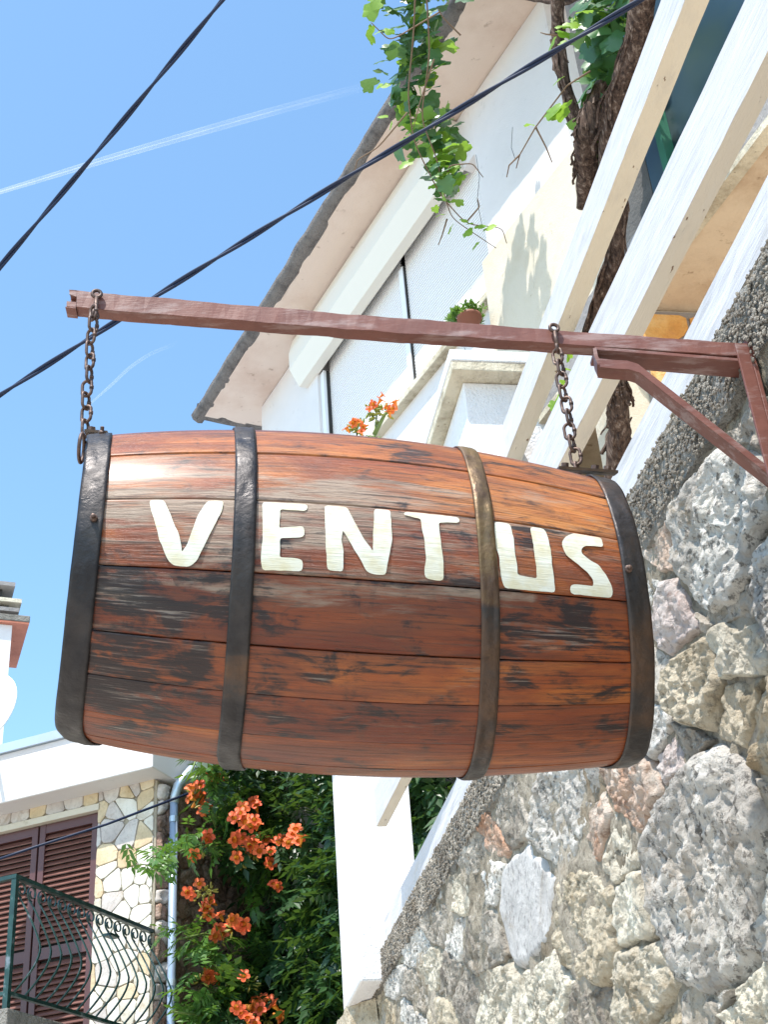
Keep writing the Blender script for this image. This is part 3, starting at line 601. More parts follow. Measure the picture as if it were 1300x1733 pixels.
# side wall of rubble, running away from us
sw = thing('brown_rubble_wall', tuple(lp(0, 3, -1.6)), 'brown rubble side wall behind the drainpipe and trumpet vine', 'wall')
mk('mortar', [lp(f, g_, z) for f in (-.01, .012) for g_ in (.0, 7.0) for z in (-1.6, 4.29)], BF, M_clmort, sw)
sd_ = [];
g_ = 0.08
while g_ < 6.2:
    st = .17+.05*g_; z = 1.2
    while z < 4.3: sd_.append((g_+r3.uniform(-.4, .4)*st, z+r3.uniform(-.06, .06))); z += .15+.04*g_*.5
    g_ += st
for c in voronoi(sd_, [(.005, 1.2), (6.2, 1.2), (6.2, 4.28), (.005, 4.28)]):
    if len(c) > 2 and area(c) > .002:
        near = sum(q[0] for q in c)/len(c) < .22
        stone('stone', c, lambda a, b: lp(.012, a, b), FD, .035 if near else .022, M_clad['c'] if near and r3.random() < .5 else M_brst[r3.choice('ab')], sw, m=20, rings=5, gap=.004, sm=1, depth=.03, amp=.02, nsc=9, wob=.02, tilt=.01)
# drain pipe
dp = thing('drainpipe', tuple(lp(.09, .22, -1.6)), 'blue grey metal drainpipe running down beside the rubble wall', 'drainpipe')
PX = hit((292, 1500), lp(.11, 0, 0), FD); PX = A3(PX[0], PX[1], 0)
MB().tube([PX+Z*z for z in (-1.6, 1, 2.5, 4.12)], .034, 16).build('pipe', M_pipe, dp, smooth=True)
top_ = PX+Z*4.10
MB().tube([top_, top_+Z*.06+FD*.01, top_+Z*.14+FD*.05-GD*.02, top_+Z*.30+FD*.10+GD*.1, top_+Z*.42+FD*.05+GD*.3], .040, 14).build('elbow', M_zinc, dp, smooth=True)
for z in (3.93, 2.6): MB().tube([PX+Z*z, PX+Z*(z+.05)], .040, 16).build('pipe_collar', M_zinc, dp)
# balcony
bl = thing('wrought_iron_balcony_railing', tuple(lp(.0, -1, 2.2)), 'green wrought iron balcony railing with bellied bars and scrolls', 'balcony railing')
SG0, SG1 = -1.77, .02; ZT, ZB = 3.02, 2.24
MB().add([lp(f, g_, z) for f in (-.03, .012) for g_ in (SG0-.02, SG1) for z in (ZT-.012, ZT+.016)], BF).build('top_rail', M_iron, bl)
MB().add([lp(f, g_, z) for f in (-2.2, -.031) for g_ in (SG0-.02, SG0+.022) for z in (ZT-.012, ZT+.016)], BF).build('top_rail', M_iron, bl)
MB().add([lp(f, g_, z) for f in (-.025, .007) for g_ in (SG0-.01, SG1) for z in (ZB-.012, ZB+.012)], BF).build('bottom_rail', M_iron, bl)
MB().add([lp(f, g_, z) for f in (-2.2, -.026) for g_ in (SG0-.01, SG0+.016) for z in (ZB-.012, ZB+.012)], BF).build('bottom_rail', M_iron, bl)
MB().add([lp(f, g_, z) for f in (-.03, .01) for g_ in (SG0-.015, SG0+.02) for z in (1.95, ZT-.013)], BF).build('corner_post', M_iron, bl)
def bar_path(kind):
    H = ZT-ZB; pts = []
    for t in np.linspace(0, 1, 22):                # t=0 bottom; belly in the lower half
        z = t*H*.84; o_ = .19*math.sin(min(1, t/.62)*math.pi*.5)**.8 if t < .36 else None
        pts.append((t, z))
    P = []
    for t, z in pts:
        if t < .42: o_ = .205*math.sin((t/.42)*math.pi*.5)
        else: o_ = .205*(1-((t-.42)/.58)**1.25)
        P.append((o_, z+.0))
    return P
BP = bar_path(0)
def flatbar(path3, side, wd, th):
    V = []; P = np.array(path3); T = np.gradient(P, axis=0); T /= np.linalg.norm(T, axis=1)[:, None]
    for p, t in zip(P, T):
        n = np.cross(t, side); n /= np.linalg.norm(n); V += [p+side*wd+n*th, p-side*wd+n*th, p-side*wd-n*th, p+side*wd-n*th]
    m = len(P); Fc = [(i*4+k, i*4+(k+1) % 4, (i+1)*4+(k+1) % 4, (i+1)*4+k) for i in range(m-1) for k in range(4)]+[(0,1,2,3), tuple(range(4*m-4, 4*m))[::-1]]
    return V, Fc
barm = None
NB = 15
for k in range(NB):
    g_ = SG0+.06+(SG1-SG0-.1)*k/(NB-1)
    mb = MB(); mb.add(*flatbar([lp(-.01+o_, g_, ZB+z) for o_, z in BP], GD, .0085, .0035))
    mb.build('baluster', M_iron, bl)
    cz = ZT-.012-.058; P = []
    for a in np.linspace(0, 1, 30): th = -math.pi/2-a*2*math.pi*1.35; r_ = .057*(1-.62*a); P.append(lp(-.01, g_+.02, cz)+GD*math.cos(th)*r_+Z*math.sin(th)*r_)
    MB().add(*flatbar(P, FD, .007, .0028)).build('scroll', M_iron, bl)
for k in range(14):
    f_ = -.16-.14*k; mb = MB(); mb.add(*flatbar([lp(f_, SG0+.005-o_, ZB+z) for o_, z in BP], FD, .0065, .003)); mb.build('baluster', M_iron, bl)
MB().add([lp(f, g_, z) for f in (-.05, .02) for g_ in (-.62, -.5) for z in (ZT-.16, ZT-.14)], BF).build('rail_plate', M_iron, bl)
bs = mk('balcony_slab', [lp(f, g_, z) for f in (-2.4, .02) for g_ in (SG0-.02, .0) for z in (2.0, 2.14)], BF, M_coping, None, bev=.01)
tagit(bs, 'rough stone balcony slab under the green iron railing', 'balcony')
# thin cable across the facade
P = [aty((-60, 1473), 9.6), aty((60, 1433), 9.75), aty((180, 1395), 9.9), aty((318, 1343), 10.2)]
tagit(MB().tube(P, .010, 8).build('thin_cable', M_cable, None, smooth=True), 'thin dark cable crossing the brown shutters and the drainpipe', 'cable')
# satellite dish
dc = hit((-22, 1212), lp(0, -.8, 0), GN); dn = (GN*1.-FD*.0+Z*.22); dn /= np.linalg.norm(dn)
ds = thing('satellite_dish', tuple(dc), 'white satellite dish at the left edge in front of the white storey', 'satellite dish')
t1 = np.cross(dn, Z); t1 /= np.linalg.norm(t1); t2 = np.cross(t1, dn); V = []; n1, n2 = 10, 40
for side in (0, 1):
    for i in range(n1+1):
        r_ = .35*i/n1
        for k in range(n2): a = 2*math.pi*k/n2; V.append(dc+t1*r_*math.cos(a)+t2*r_*1.06*math.sin(a)+dn*(r_*r_*.75-.012*side))
Fc = []
for s_ in (0, 1):
    o_ = s_*(n1+1)*n2
    for i in range(n1):
        for k in range(n2): f = (o_+i*n2+k, o_+i*n2+(k+1) % n2, o_+(i+1)*n2+(k+1) % n2, o_+(i+1)*n2+k); Fc.append(f if s_ == 0 else f[::-1])
for k in range(n2): Fc.append((n1*n2+k, n1*n2+(k+1) % n2, (2*n1+1)*n2+(k+1) % n2, (2*n1+1)*n2+k))
mk('reflector', V, Fc, M_dish, ds, smooth=True)
MB().tube([dc-dn*.01, dc-dn*.25-FD*.2, dc-dn*.52-FD*.3], .018, 8).build('mount_arm', M_zinc, ds)
MB().tube([dc-FD*.28-Z*.05, dc-FD*.3+dn*.3, dc-FD*.2+dn*.40], .009, 8).build('feed_arm', M_zinc, ds)
MB().tube([dc-FD*.2+dn*.38, dc-FD*.19+dn*.45], .028, 12).build('receiver_head', M_dish, ds)
# chimney
CHD, CHQ = dirs(-22); CC = ray(50, 1053); CC = CC*12.6/CC[1]
ch = thing('chimney', tuple(CC-CHQ*.6+CHD*.4-Z*1.5), 'white rendered chimney with stone slab and stacked grey louvre cap at the left edge', 'chimney')
def cbox(name, q0, q1, w0, w1, z0, z1, m, **k): return mk(name, [A3(CC[0], CC[1], 0)+CHQ*q+CHD*w_+Z*(CC[2]+z) for q in (q0, q1) for w_ in (w0, w1) for z in (z0, z1)], BF, m, ch, **k)
cbox('shaft', -1.1, -.17, .06, .95, -3.2, -.025, M_stucco)
cbox('slab_underside', -1.25, -.006, .006, 1.08, -.022, .0, M_terra)
cbox('slab', -1.26, 0, 0, 1.09, .002, .075, M_coping, bev=.01)
for i, (w_, z) in enumerate([(-.11, .16), (-.09, .27), (-.17, .46)]):
    cbox('cap_tier', -1.15, w_, .1, .95, z, z+.045, M_grey if i != 1 else M_cap)
    cbox('cap_core', -1.1, w_-.12, .2, .85, z-.085, z-.001, M_dark)

# ------------------------------------------------------------------ barrel
BP_ = [-0.0738, 2.09818, 1.11094, 0.1219, -0.0988, 0.95, 0.24992, 0.29291, -0.9112, -0.4584, -0.3804, 0.3937, 0.4583, 0.9182, -0.0069, 0.9756, 0.00966, -0.03081, -0.02023, -0.00736]
BC = A3(*BP_[:3]); az_, el_ = BP_[3:5]; BA = A3(math.cos(az_)*math.cos(el_), math.sin(az_)*math.cos(el_), math.sin(el_))
BN = np.cross(BA, Z); BN /= np.linalg.norm(BN); BV = np.cross(BN, BA)
def bsurf(t, th, dr=0.):                       # point of the barrel skin in local axes: x along it, y away from the street, z up
    L, Re, Rm = BP_[5:8]; rr = Rm-(Rm-Re)*t*t+BP_[14]*t+dr; c, s = math.cos(th), math.sin(th)
    off = (BP_[16]+BP_[17]*t)*math.sqrt(c*c+.01)+(BP_[18]+BP_[19]*t)*s
    return (t*L/2+off, -rr*BP_[15]*c, rr*s)
br = thing('barrel_sign', tuple(BC), 'varnished oak barrel hanging on two chains as a shop sign, painted VENTUS in cream', 'barrel')
br.rotation_euler = Matrix(((BA[0], -BN[0], BV[0]), (BA[1], -BN[1], BV[1]), (BA[2], -BN[2], BV[2]))).to_euler()
seams = [-132, -112, -93, -75.2, -58.2, -42.3, -20.1, 4.0, 26.3, 48, 66, 88, 108, 131, 152, 172, 190, 209, 228]
STAINS=[
(-0.793, -30.0, 0.14, 8.5, 1),(-0.63, -32.6, 0.119, 6.4, 0.8),(-0.811, -52.1, 0.118, 15.1, 1),(-0.672, -52.5, 0.098, 6.3, 0.6),(-0.547, -61.8, 0.116, 4.2, 0.5),(-0.798, -68.8, 0.097, 8.4, 1),(-0.716, -72.7, 0.117, 6.0, 0.8),(-0.481, -33.4, 0.049, 3.6, 0.9),(-0.539, -47.0, 0.023, 4.9, 0.9),(-0.573, -30.4, 0.079, 3.6, 0.5),(-0.313, -34.1, 0.059, 4.4, 0.8),(-0.226, -46.3, 0.117, 2.6, 0.6),(-0.03, -46.9, 0.078, 2.7, 0.6),(-0.145, -50.5, 0.058, 2.0, 0.6),(0.01, -48.6, 0.059, 2.7, 0.5),(-0.292, -63.4, 0.116, 4.7, 0.8),(-0.098, -61.7, 0.097, 3.2, 0.5),(0.167, -45.9, 0.138, 2.7, 0.5),(0.29, -53.3, 0.06, 4.2, 0.5),(0.142, -33.2, 0.028, 1.8, 0.6),(0.06, -62.9, 0.117, 2.8, 0.4),(0.568, -35.7, 0.124, 5.8, 0.8),(0.777, -32.9, 0.127, 6.1, 0.9),(0.528, -47.6, 0.037, 3.3, 0.8),(0.733, -46.3, 0.125, 3.0, 0.6),(0.486, -29.5, 0.052, 2.2, 0.3),(0.861, -58.0, 0.052, 15.3, 0.4),(0.654, -57.4, 0.082, 2.8, 0.4),(0.347, -17.5, 0.052, 2.2, 0.6),(0.587, -5.4, 0.048, 7.5, 0.5),(-0.162, 0.0, 0.103, 2.9, 0.4),(0.251, -2.8, 0.084, 3.3, 0.4),(0.161, 36.9, 0.138, 5.4, 0.4),(0.71, 54.2, 0.2, 13.8, 0.35),(-0.741, -20.2, 0.121, 3.4, 0.6),(-0.501, -19.1, 0.044, 5.5, 0.5),(-0.644, -16.0, 0.101, 2.7, 0.4),(-0.305, -2.8, 0.061, 6.1, 0.4),(0.33, -10.1, 0.042, 4.8, 0.4),(-0.168, -70.9, 0.155, 2.7, 0.3),(0.3, -66.9, 0.119, 2.6, 0.3),(-0.787, -85.4, 0.117, 5.6, 0.5),(-0.039, -23.7, 0.12, 1.8, 0.3),(-0.357, -25.5, 0.04, 5.3, 0.4),]
def stain(t, thd):
    v = 0
    for a, b, ra, rb, s in STAINS:
        q = ((t-a)/ra)**2+((thd-b)/rb)**2
        if q < 4: v = max(v, s*(1-q/4))
    return v
for k in range(len(seams)-1):
    a, b = seams[k], seams[k+1]; vis = b > -125 and a < 80; nt_ = 90 if vis else 24; nth = 14 if vis else 8
    dr0 = 0 if a == -20.1 else rg.uniform(-.0022, .0012)*(1 if vis else 0); tone = rg.uniform(-.16, .10)
    if a == -20.1: tone = -.02
    if a in (4.0, 26.3): tone = .10
    if a < -30: tone = min(tone, -.02)
    V = []; uv = []; st = []; wn = []; tn = []
    us = [0, .012, .035]+list(np.linspace(.08, .92, nth-5))+[.965, .988, 1]; nu = len(us)
    for i in range(nt_+1):
        t = -1+2*i/nt_
        for u in us:
            thd = a+(b-a)*u; e = min(u, 1-u)*(b-a)*.0051
            dr = dr0-(.0035 if e < 1e-6 else .0006*math.exp(-e/.0015))+.0006*fbm(A3(t*2, thd*.05, k), 1, 3); th = rad(thd)
            if u == 0: th += .0018
            if u == 1: th -= .0018
            V.append(bsurf(t, th, dr)); uv.append((t*.475+k*1.7, thd*.0051)); tn.append(tone+(.05 if t > .4 else 0))
            s = stain(t, thd) if vis else 0; s = max(s, .45*max(0, 1-min(u, 1-u)*9)*(.6+.6*fbm(A3(t*5, k, 0), 1, 3)))
            st.append(s if s > 0 else 0); wn.append((.26*max(0, 1-abs(thd-2)/26)*max(0, min(1, .9-.6*t))+.13*math.exp(-((thd+24)/7)**2)*(t < .6)) if thd < 60 else .2)
    n0 = len(V)
    for i in range(nt_+1):
        t = -1+2*i/nt_
        for th in (a+.15, b-.15): V.append(bsurf(t, rad(th), -.022)); uv.append((t*.475+k*1.7, th*.0051)); st.append(.3); wn.append(0); tn.append(0)
    Fc = [(i*nu+j, (i+1)*nu+j, (i+1)*nu+j+1, i*nu+j+1) for i in range(nt_) for j in range(nu-1)]
    for i in range(nt_):
        Fc += [(n0+2*i, n0+2*i+1, n0+2*i+3, n0+2*i+2), (i*nu, n0+2*i, n0+2*i+2, (i+1)*nu), (i*nu+nu-1, (i+1)*nu+nu-1, n0+2*i+3, n0+2*i+1)]
    Fc += [tuple(range(nu))+(n0+1, n0), tuple(range(nt_*nu, nt_*nu+nu))[::-1]+(n0+2*nt_, n0+2*nt_+1)]
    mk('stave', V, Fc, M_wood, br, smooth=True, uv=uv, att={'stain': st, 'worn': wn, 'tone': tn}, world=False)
# heads
for sgn in (-1, 1):
    for i in range(5):
        y0, y1 = -.21+.084*i+.001, -.21+.084*(i+1)-.001; V = []; ys = np.linspace(y0, y1, 4)
        for x in (0, .016):
            for y in ys: h = math.sqrt(max(.225**2-y*y, 1e-4)); xx = .41 if sgn > 0 else .375; V += [(sgn*(xx+x), y, -h), (sgn*(xx+x), y, h)]
        Fc = [(2*j, 2*j+1, 2*j+3, 2*j+2) for j in range(3)]+[(8+2*j, 10+2*j, 11+2*j, 9+2*j) for j in range(3)]+[(0, 1, 9, 8), (6, 14, 15, 7)]
        uvh = [(v[2]+i, v[1]) for v in V]
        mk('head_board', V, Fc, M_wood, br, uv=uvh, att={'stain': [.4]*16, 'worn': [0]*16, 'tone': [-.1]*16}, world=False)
# hoops
HO = [(-1.005, -.9112), (-.4584, -.3804), (.3937, .4583), (.9182, 1.005)]; hoops = []
for hi, (ta, tb) in enumerate(HO):
    V = []; ru = []; n = 220; nb = 9
    for i in range(n):
        th = 2*math.pi*i/n
        for j in range(nb):
            u = j/(nb-1); t = ta+(tb-ta)*u; w_ = .0018*fbm(A3(math.cos(th)*2, math.sin(th)*2, hi*3), 1, 3); e = .0022*fbm(A3(math.cos(th)*5, math.sin(th)*5, u*2+hi*7), 1, 4)
            t += w_; V.append(bsurf(max(-1.02, min(1.02, t)), th, .0050+e-(.0012 if j in (0, nb-1) else 0))); thd = math.degrees(th); thd = thd-360 if thd > 180 else thd
            ru.append([.0, .0, .16, .02][hi]+(.14 if hi == 2 and thd > -25 else 0)+(.10 if hi == 3 and thd < 40 else 0)+(.12 if hi == 1 and -62 < thd < -45 else 0))
        for j, t in ((0, tb), (1, ta)): V.append(bsurf(max(-1.02, min(1.02, t)), th, .0008)); ru.append(.1)
    m = nb+2; Fc = [(i*m+j, i*m+(j+1) % m, ((i+1) % n)*m+(j+1) % m, ((i+1) % n)*m+j) for i in range(n) for j in range(m)]
    V = [tuple(v) for v in V]; hoops.append(mk('hoop', V, Fc, M_hoop, br, smooth=True, att={'rust': ru}, world=False, label=['black iron end hoop at the left rim', 'black iron hoop left of the letter E', 'rust brown iron hoop between T and U', 'dark iron end hoop at the right rim'][hi]))
def bl_w(t, th, dr=0): x, y, z = bsurf(t, th, dr); return A3(x, y, z)
for hi, (t, thd) in ((0, (-.944, -4.2)), (3, (.938, -8.3)), (0, (-.95, 52))):
    p = bl_w(t, rad(thd), .004); n = bl_w(t, rad(thd), .014)-p; n /= np.linalg.norm(n); V, Fc = tube([p, p+n*.004, p+n*.0065, p+n*.012, p+n*.013], [.0062, .0062, .0034, .0034, .001], 10)
    mk('bolt', V, Fc, M_chain, hoops[hi], world=False)
# painted letters
LET={
'V':[(-0.7555, 3.2), (-0.7053, 3.32), (-0.6858, -0.94), (-0.6661, -5.51), (-0.6442, -9.29), (-0.6302, -15.03), (-0.6143, -12.9), (-0.594, -6.43), (-0.5825, -2.49), (-0.5622, 1.04), (-0.5494, 3.36), (-0.4956, 3.61), (-0.5032, -0.85), (-0.5307, -6.78), (-0.5549, -12.16), (-0.5785, -17.37), (-0.6008, -20.23), (-0.6547, -20.49), (-0.6763, -17.28), (-0.7087, -11.09), (-0.7304, -4.49), (-0.7441, -0.99)],
'E':[(-0.3594, 4.04), (-0.2023, 4.48), (-0.2059, 0.87), (-0.299, 0.92), (-0.3013, -5.85), (-0.2158, -4.63), (-0.2142, -7.48), (-0.2187, -8.13), (-0.2973, -8.85), (-0.2987, -15.04), (-0.2629, -15.03), (-0.2193, -15.38), (-0.2186, -18.01), (-0.2209, -18.78), (-0.3522, -19.03), (-0.3582, -15.82), (-0.3548, -7.25)],
'N':[(-0.1407, 4.16), (-0.0647, 4.93), (-0.0463, -0.93), (-0.0112, -7.14), (0.0244, -11.5), (0.0271, -4.96), (0.0317, -1.0), (0.0327, 4.43), (0.0883, 4.8), (0.0883, -1.87), (0.0896, -7.02), (0.0768, -12.65), (0.065, -18.22), (0.0337, -18.25), (0.0043, -17.85), (-0.0153, -14.46), (-0.0381, -11.32), (-0.0641, -7.19), (-0.0803, -4.96), (-0.0872, -8.27), (-0.0794, -11.88), (-0.0803, -18.08), (-0.1323, -17.87), (-0.1364, -12.23), (-0.1398, -3.54)],
'T':[(0.1411, 4.67), (0.3318, 4.36), (0.3322, 1.11), (0.2945, 0.97), (0.2567, 0.41), (0.2593, -5.58), (0.2659, -11.82), (0.2646, -18.57), (0.2402, -18.62), (0.204, -18.17), (0.2013, -15.94), (0.2092, -12.27), (0.2053, -6.07), (0.1981, -1.21), (0.1963, 1.18), (0.1661, 1.57), (0.1327, 2.08)],
'U':[(0.4627, 3.98), (0.5061, 4.42), (0.5167, 3.42), (0.5193, 0.61), (0.5241, -2.97), (0.5223, -7.63), (0.5271, -12.04), (0.5249, -14.77), (0.5565, -15.3), (0.5973, -15.47), (0.599, -12.14), (0.5968, -6.77), (0.5949, -0.81), (0.5927, 2.96), (0.6429, 3.64), (0.6521, -0.6), (0.6556, -4.85), (0.6548, -10.7), (0.6563, -15.18), (0.6579, -20.26), (0.6458, -20.74), (0.6052, -20.31), (0.5415, -20.12), (0.4813, -19.38), (0.471, -17.36), (0.4684, -12.6), (0.4681, -9.32), (0.4593, -6.05), (0.4585, -2.59)],
'S':[(0.8558, 3.96), (0.8569, -0.48), (0.8124, -0.73), (0.7873, -1.15), (0.77, -2.59), (0.7703, -4.47), (0.792, -6.32), (0.826, -7.99), (0.8466, -10.76), (0.8635, -14.14), (0.8691, -17.03), (0.8631, -19.71), (0.8405, -21.35), (0.7927, -21.36), (0.7398, -20.85), (0.7154, -20.33), (0.7139, -17.97), (0.7203, -16.23), (0.7502, -16.05), (0.8009, -16.11), (0.8037, -13.64), (0.7856, -11.21), (0.7527, -8.66), (0.7142, -5.87), (0.703, -2.97), (0.7056, -1.05), (0.7209, 1.13), (0.7513, 3.12), (0.8145, 4.32), (0.8516, 4.37)],
}
for ch_, pts in LET.items():
    P = [(t*.475, rad(min(3.0, max(-19.3, th)))*.29) for t, th in pts]; m = len(P); dense = []
    for i in range(m):
        a, b = np.array(P[i]), np.array(P[(i+1) % m]); n = max(1, int(np.hypot(*(b-a))/.004))
        for j in range(n):
            q = a+(b-a)*j/n; w_ = .0011*noise.noise(Vector((q[0]*150, q[1]*150, 3)))+.0006*noise.noise(Vector((q[0]*500, q[1]*900, 5))); dense.append((q[0]+w_, q[1]+w_*.8))
    D_ = np.array(dense)
    D_ += (np.roll(D_, -1, 0)-np.roll(D_, 1, 0))[:, ::-1]*np.array([1, -1])/.008*.0007*(1 if sum(D_[i-1][0]*D_[i][1]-D_[i][0]*D_[i-1][1] for i in range(len(D_))) > 0 else -1)
    for _ in range(1): D_ = .5*D_+.25*(np.roll(D_, 1, 0)+np.roll(D_, -1, 0))
    dense = [tuple(q) for q in D_]; m = len(dense); x0, x1 = min(q[0] for q in dense), max(q[0] for q in dense); y0, y1 = min(q[1] for q in dense), max(q[1] for q in dense)
    def inside(x, y):
        c = False
        for i in range(m):
            (xa, ya), (xb, yb) = dense[i], dense[(i+1) % m]
            if (ya > y) != (yb > y) and x < (xb-xa)*(y-ya)/(yb-ya)+xa: c = not c
        return c
    pts2 = [Vector(q) for q in dense]
    gx = np.arange(x0, x1, .006); gy = np.arange(y0, y1, .006); pts2 += [Vector((x, y)) for x in gx for y in gy if inside(x, y)]
    vs, es, fs, *_ = delaunay_2d_cdt(pts2, [(i, (i+1) % m) for i in range(m)], [list(range(m))], 1, 1e-6)
    V = [bsurf(v[0]/.475, v[1]/.29, .0016) for v in vs]; uv = [(v[0], v[1]) for v in vs]
    mk('letter_'+ch_.lower(), V, [tuple(f) for f in fs], M_letter, br, smooth=True, uv=uv, world=False, label='cream painted letter '+ch_)
# ------------------------------------------------------------------ bracket
BL, BR_ = A3(-.580, 2.040, 1.822), A3(.742, 2.165, 1.652)
def bq(x, dy, dz):                              # along the beam, behind its face, below its top edge
    u = (x-BL[0])/(BR_[0]-BL[0]); p = BL+(BR_-BL)*u; return p+A3(-.094, .995, 0)*dy-Z*dz
bk = thing('sign_bracket', tuple(BR_-Z*.1), 'long red brown painted iron bracket reaching out from the stone wall over the barrel', 'bracket')
V = []; nb_ = 110; al = []
for i in range(nb_+1):
    x = -.566+(.742+.566)*i/nb_; h = .042-.010*(i/nb_)
    for a, (dy, dz) in enumerate(((0, .001), (.001, 0), (.030, 0), (.031, .001), (.031, h), (.030, h+.001), (.001, h+.001), (0, h))):
        p = bq(x, dy, dz+.0035*math.sin(i/nb_*math.pi*1.3)); V.append(p+A3(*noise.noise_vector(Vector(p*14)))*.0022+A3(*noise.noise_vector(Vector(p*60)))*.0008)
Fc = [(i*8+j, i*8+(j+1) % 8, (i+1)*8+(j+1) % 8, (i+1)*8+j) for i in range(nb_) for j in range(8)]+[tuple(range(8))[::-1], tuple(range(nb_*8, nb_*8+8))]
mk('beam', V, Fc, M_beam, bk)
# torn open end of the tube: four ragged lips
lips = MB()
for (dy0, dy1, dz0, dz1, L_) in ((0, .0025, .0, .016, .014), (0, .0025, .030, .046, .018), (.0285, .031, .0, .046, .016), (0, .031, 0, .0025, .015), (0, .031, .0435, .046, .020)):
    lips.add([bq(x, dy, dz) for x in (-.567, -.567-L_) for dy in (dy0, dy1) for dz in (dz0, dz1 if x > -.57 else dz0+(dz1-dz0)*.7)], BF)
lips.build('torn_end', M_beam, bk)
mk('tube_mouth', [bq(x, dy, dz) for x in (-.5675, -.5665) for dy in (.004, .027) for dz in (.005, .042)], BF, M_dark, bk)
mk('under_plate', [bq(x, dy, dz) for x in (.437, .742) for dy in (.0, .052) for dz in (.036, .044)], BF, M_beam, bk, bev=.001)
cr = aty((1012, 600), 2.10); c1 = bq(.435, .0, .038); c2 = aty((1022, 637), 2.125)
V, Fc = flatbar([bq(.440, .02, .040), bq(.440, .02, .060), bq(.443, .02, .075)], A3(.1, .99, 0), .022, .0035); mk('hook_plate', V, Fc, M_beam, bk)
V, Fc = flatbar([bq(.440, .02, .077), bq(.47, .02, .078), bq(.495, .02, .077), bq(.515, .02, .083), A3(.735, 2.185, 1.335)], A3(.1, .99, 0), .022, .0040)
mk('brace', V, Fc, M_beam, bk)
V, Fc = flatbar([bq(.440, .000, .077), bq(.47, .000, .078), bq(.495, .0, .077), bq(.515, .0, .083), A3(.735, 2.165, 1.335)], A3(0, 0, 1), .0105, .002)
mk('brace_flange', V, Fc, M_beam, bk)
mk('wall_plate', [A3(.7455, 2.165, 0)+QD*a+WD*b+Z*c for a in (-.020, -.010) for b in (-.030, .022) for c in (1.10, 1.645)], BF, M_beam, bk, bev=.002)
mk('wall_plate_rib', [A3(.7455, 2.165, 0)+QD*a+WD*b+Z*c for a in (-.046, -.0205) for b in (-.030, -.024) for c in (1.10, 1.63)], BF, M_beam, bk, bev=.001)
for z in (1.505, 1.30):
    p = A3(.7455, 2.165, z)-QD*.020; V, Fc = tube([p, p-QD*.010, p-QD*.011], [.0085, .0085, .002], 6); mk('bolt', V, Fc, M_beam, bk)
# eye bolts
def torus(c, n, r, w_, m=24, k=8, sx=None, l=0):
    n = n/np.linalg.norm(n); a = np.cross(n, Z if abs(n[2]) < .9 else A3(1, 0, 0)); a /= np.linalg.norm(a); b = np.cross(n, a)
    P = []
    for i in range(m): t = 2*math.pi*i/m; P.append(c+a*r*math.cos(t)+b*(r*math.sin(t)+l*(1 if math.sin(t) >= 0 else -1)))
    return tube(P, w_, k, closed=True)
for nm, x, zt in (('eye', -.527, .012), ('eye', .361, .004)):
    p = bq(x, -.008, zt); mb = MB(); mb.add(*torus(p, A3(.2, -1, 0), .0085, .0036)); mb.tube([p-Z*.009, p-Z*.045], .0042, 8); mb.add(*torus(p-Z*.052, A3(1, -.3, 0), .0085, .0034)); mb.build('eye_bolt', M_chain, bk, smooth=True)
# ------------------------------------------------------------------ chains
def chain(x, y, ztop, zbot, n, lab):
    t = thing('hanging_chain', (x, y, ztop), lab, 'chain', 'chains carrying the barrel'); p = (ztop-zbot)/n
    for i in range(n):
        c = A3(x+.002*math.sin(i*1.7), y+.0015*math.cos(i*2.1), ztop-(i+.5)*p)+A3(-.004, 0, 0)*(i/n if x < 0 else 0); a = rad(62)+math.pi/2*(i % 2)+rg.uniform(-.25, .25); r_ = .0095
        N2 = A3(math.cos(a), math.sin(a), 0); P = []
        sd2 = np.cross(N2, Z); l_ = (p+.0064*2-.0095*1.0)/2-.002
        for k in range(24): q = 2*math.pi*k/24; P.append(c+sd2*r_*math.cos(q)+Z*(r_*math.sin(q)+l_*(1 if math.sin(q) > 0 else -1)*.55))
        mb = MB(); mb.tube(P, .0031, 8, closed=True); mb.add(*tube([c+sd2*r_-Z*.003, c+sd2*r_+Z*.003], .0042, 8)); mb.build('link', M_chain, t, smooth=True)
    return t
chain(-.529, 2.028, 1.765, 1.462, 10, 'rusty chain holding the left end of the barrel, against the sky')
chain(.359, 2.118, 1.640, 1.345, 10, 'rusty chain holding the right end of the barrel, in front of the white rails')
# shackles on the barrel
def bw_(t, thd, dr=0): return BC+BA*bsurf(t, rad(thd), dr)[0]-BN*bsurf(t, rad(thd), dr)[1]+BV*bsurf(t, rad(thd), dr)[2]
for t, th in ((.93, 66), (-.97, 72)):
    c = bw_(t, th, .012); l = lambda p: tuple(Vector((float((p-BC)@BA), float(-(p-BC)@BN), float((p-BC)@BV))))
    n = bw_(t, th, .03)-bw_(t, th, .01); n /= np.linalg.norm(n); s_ = np.cross(n, BA); s_ /= np.linalg.norm(s_)
    V = [l(c+BA*a+s_*b+n*d) for a in ((-.055, .05) if t > 0 else (-.02, .02)) for b in (-.016, .016) for d in (0, .005)]; pl = mk('chain_plate', V, BF, M_hoop, br, world=False, att={'rust': [.2]*8})
    for a in ((-.042, .012, .034) if t > 0 else (-.01,)):
        V, Fc = tube([A3(*l(c+BA*a+n*.004)), A3(*l(c+BA*a+n*.014))], .007, 6); mk('nut', V, Fc, M_chain, pl, world=False)
V, Fc = torus(A3(*bsurf(-1.02, rad(35), .0)), A3(1, 0, 0), .024, .0032); mk('side_ring', V, Fc, M_chain, br, smooth=True, world=False)

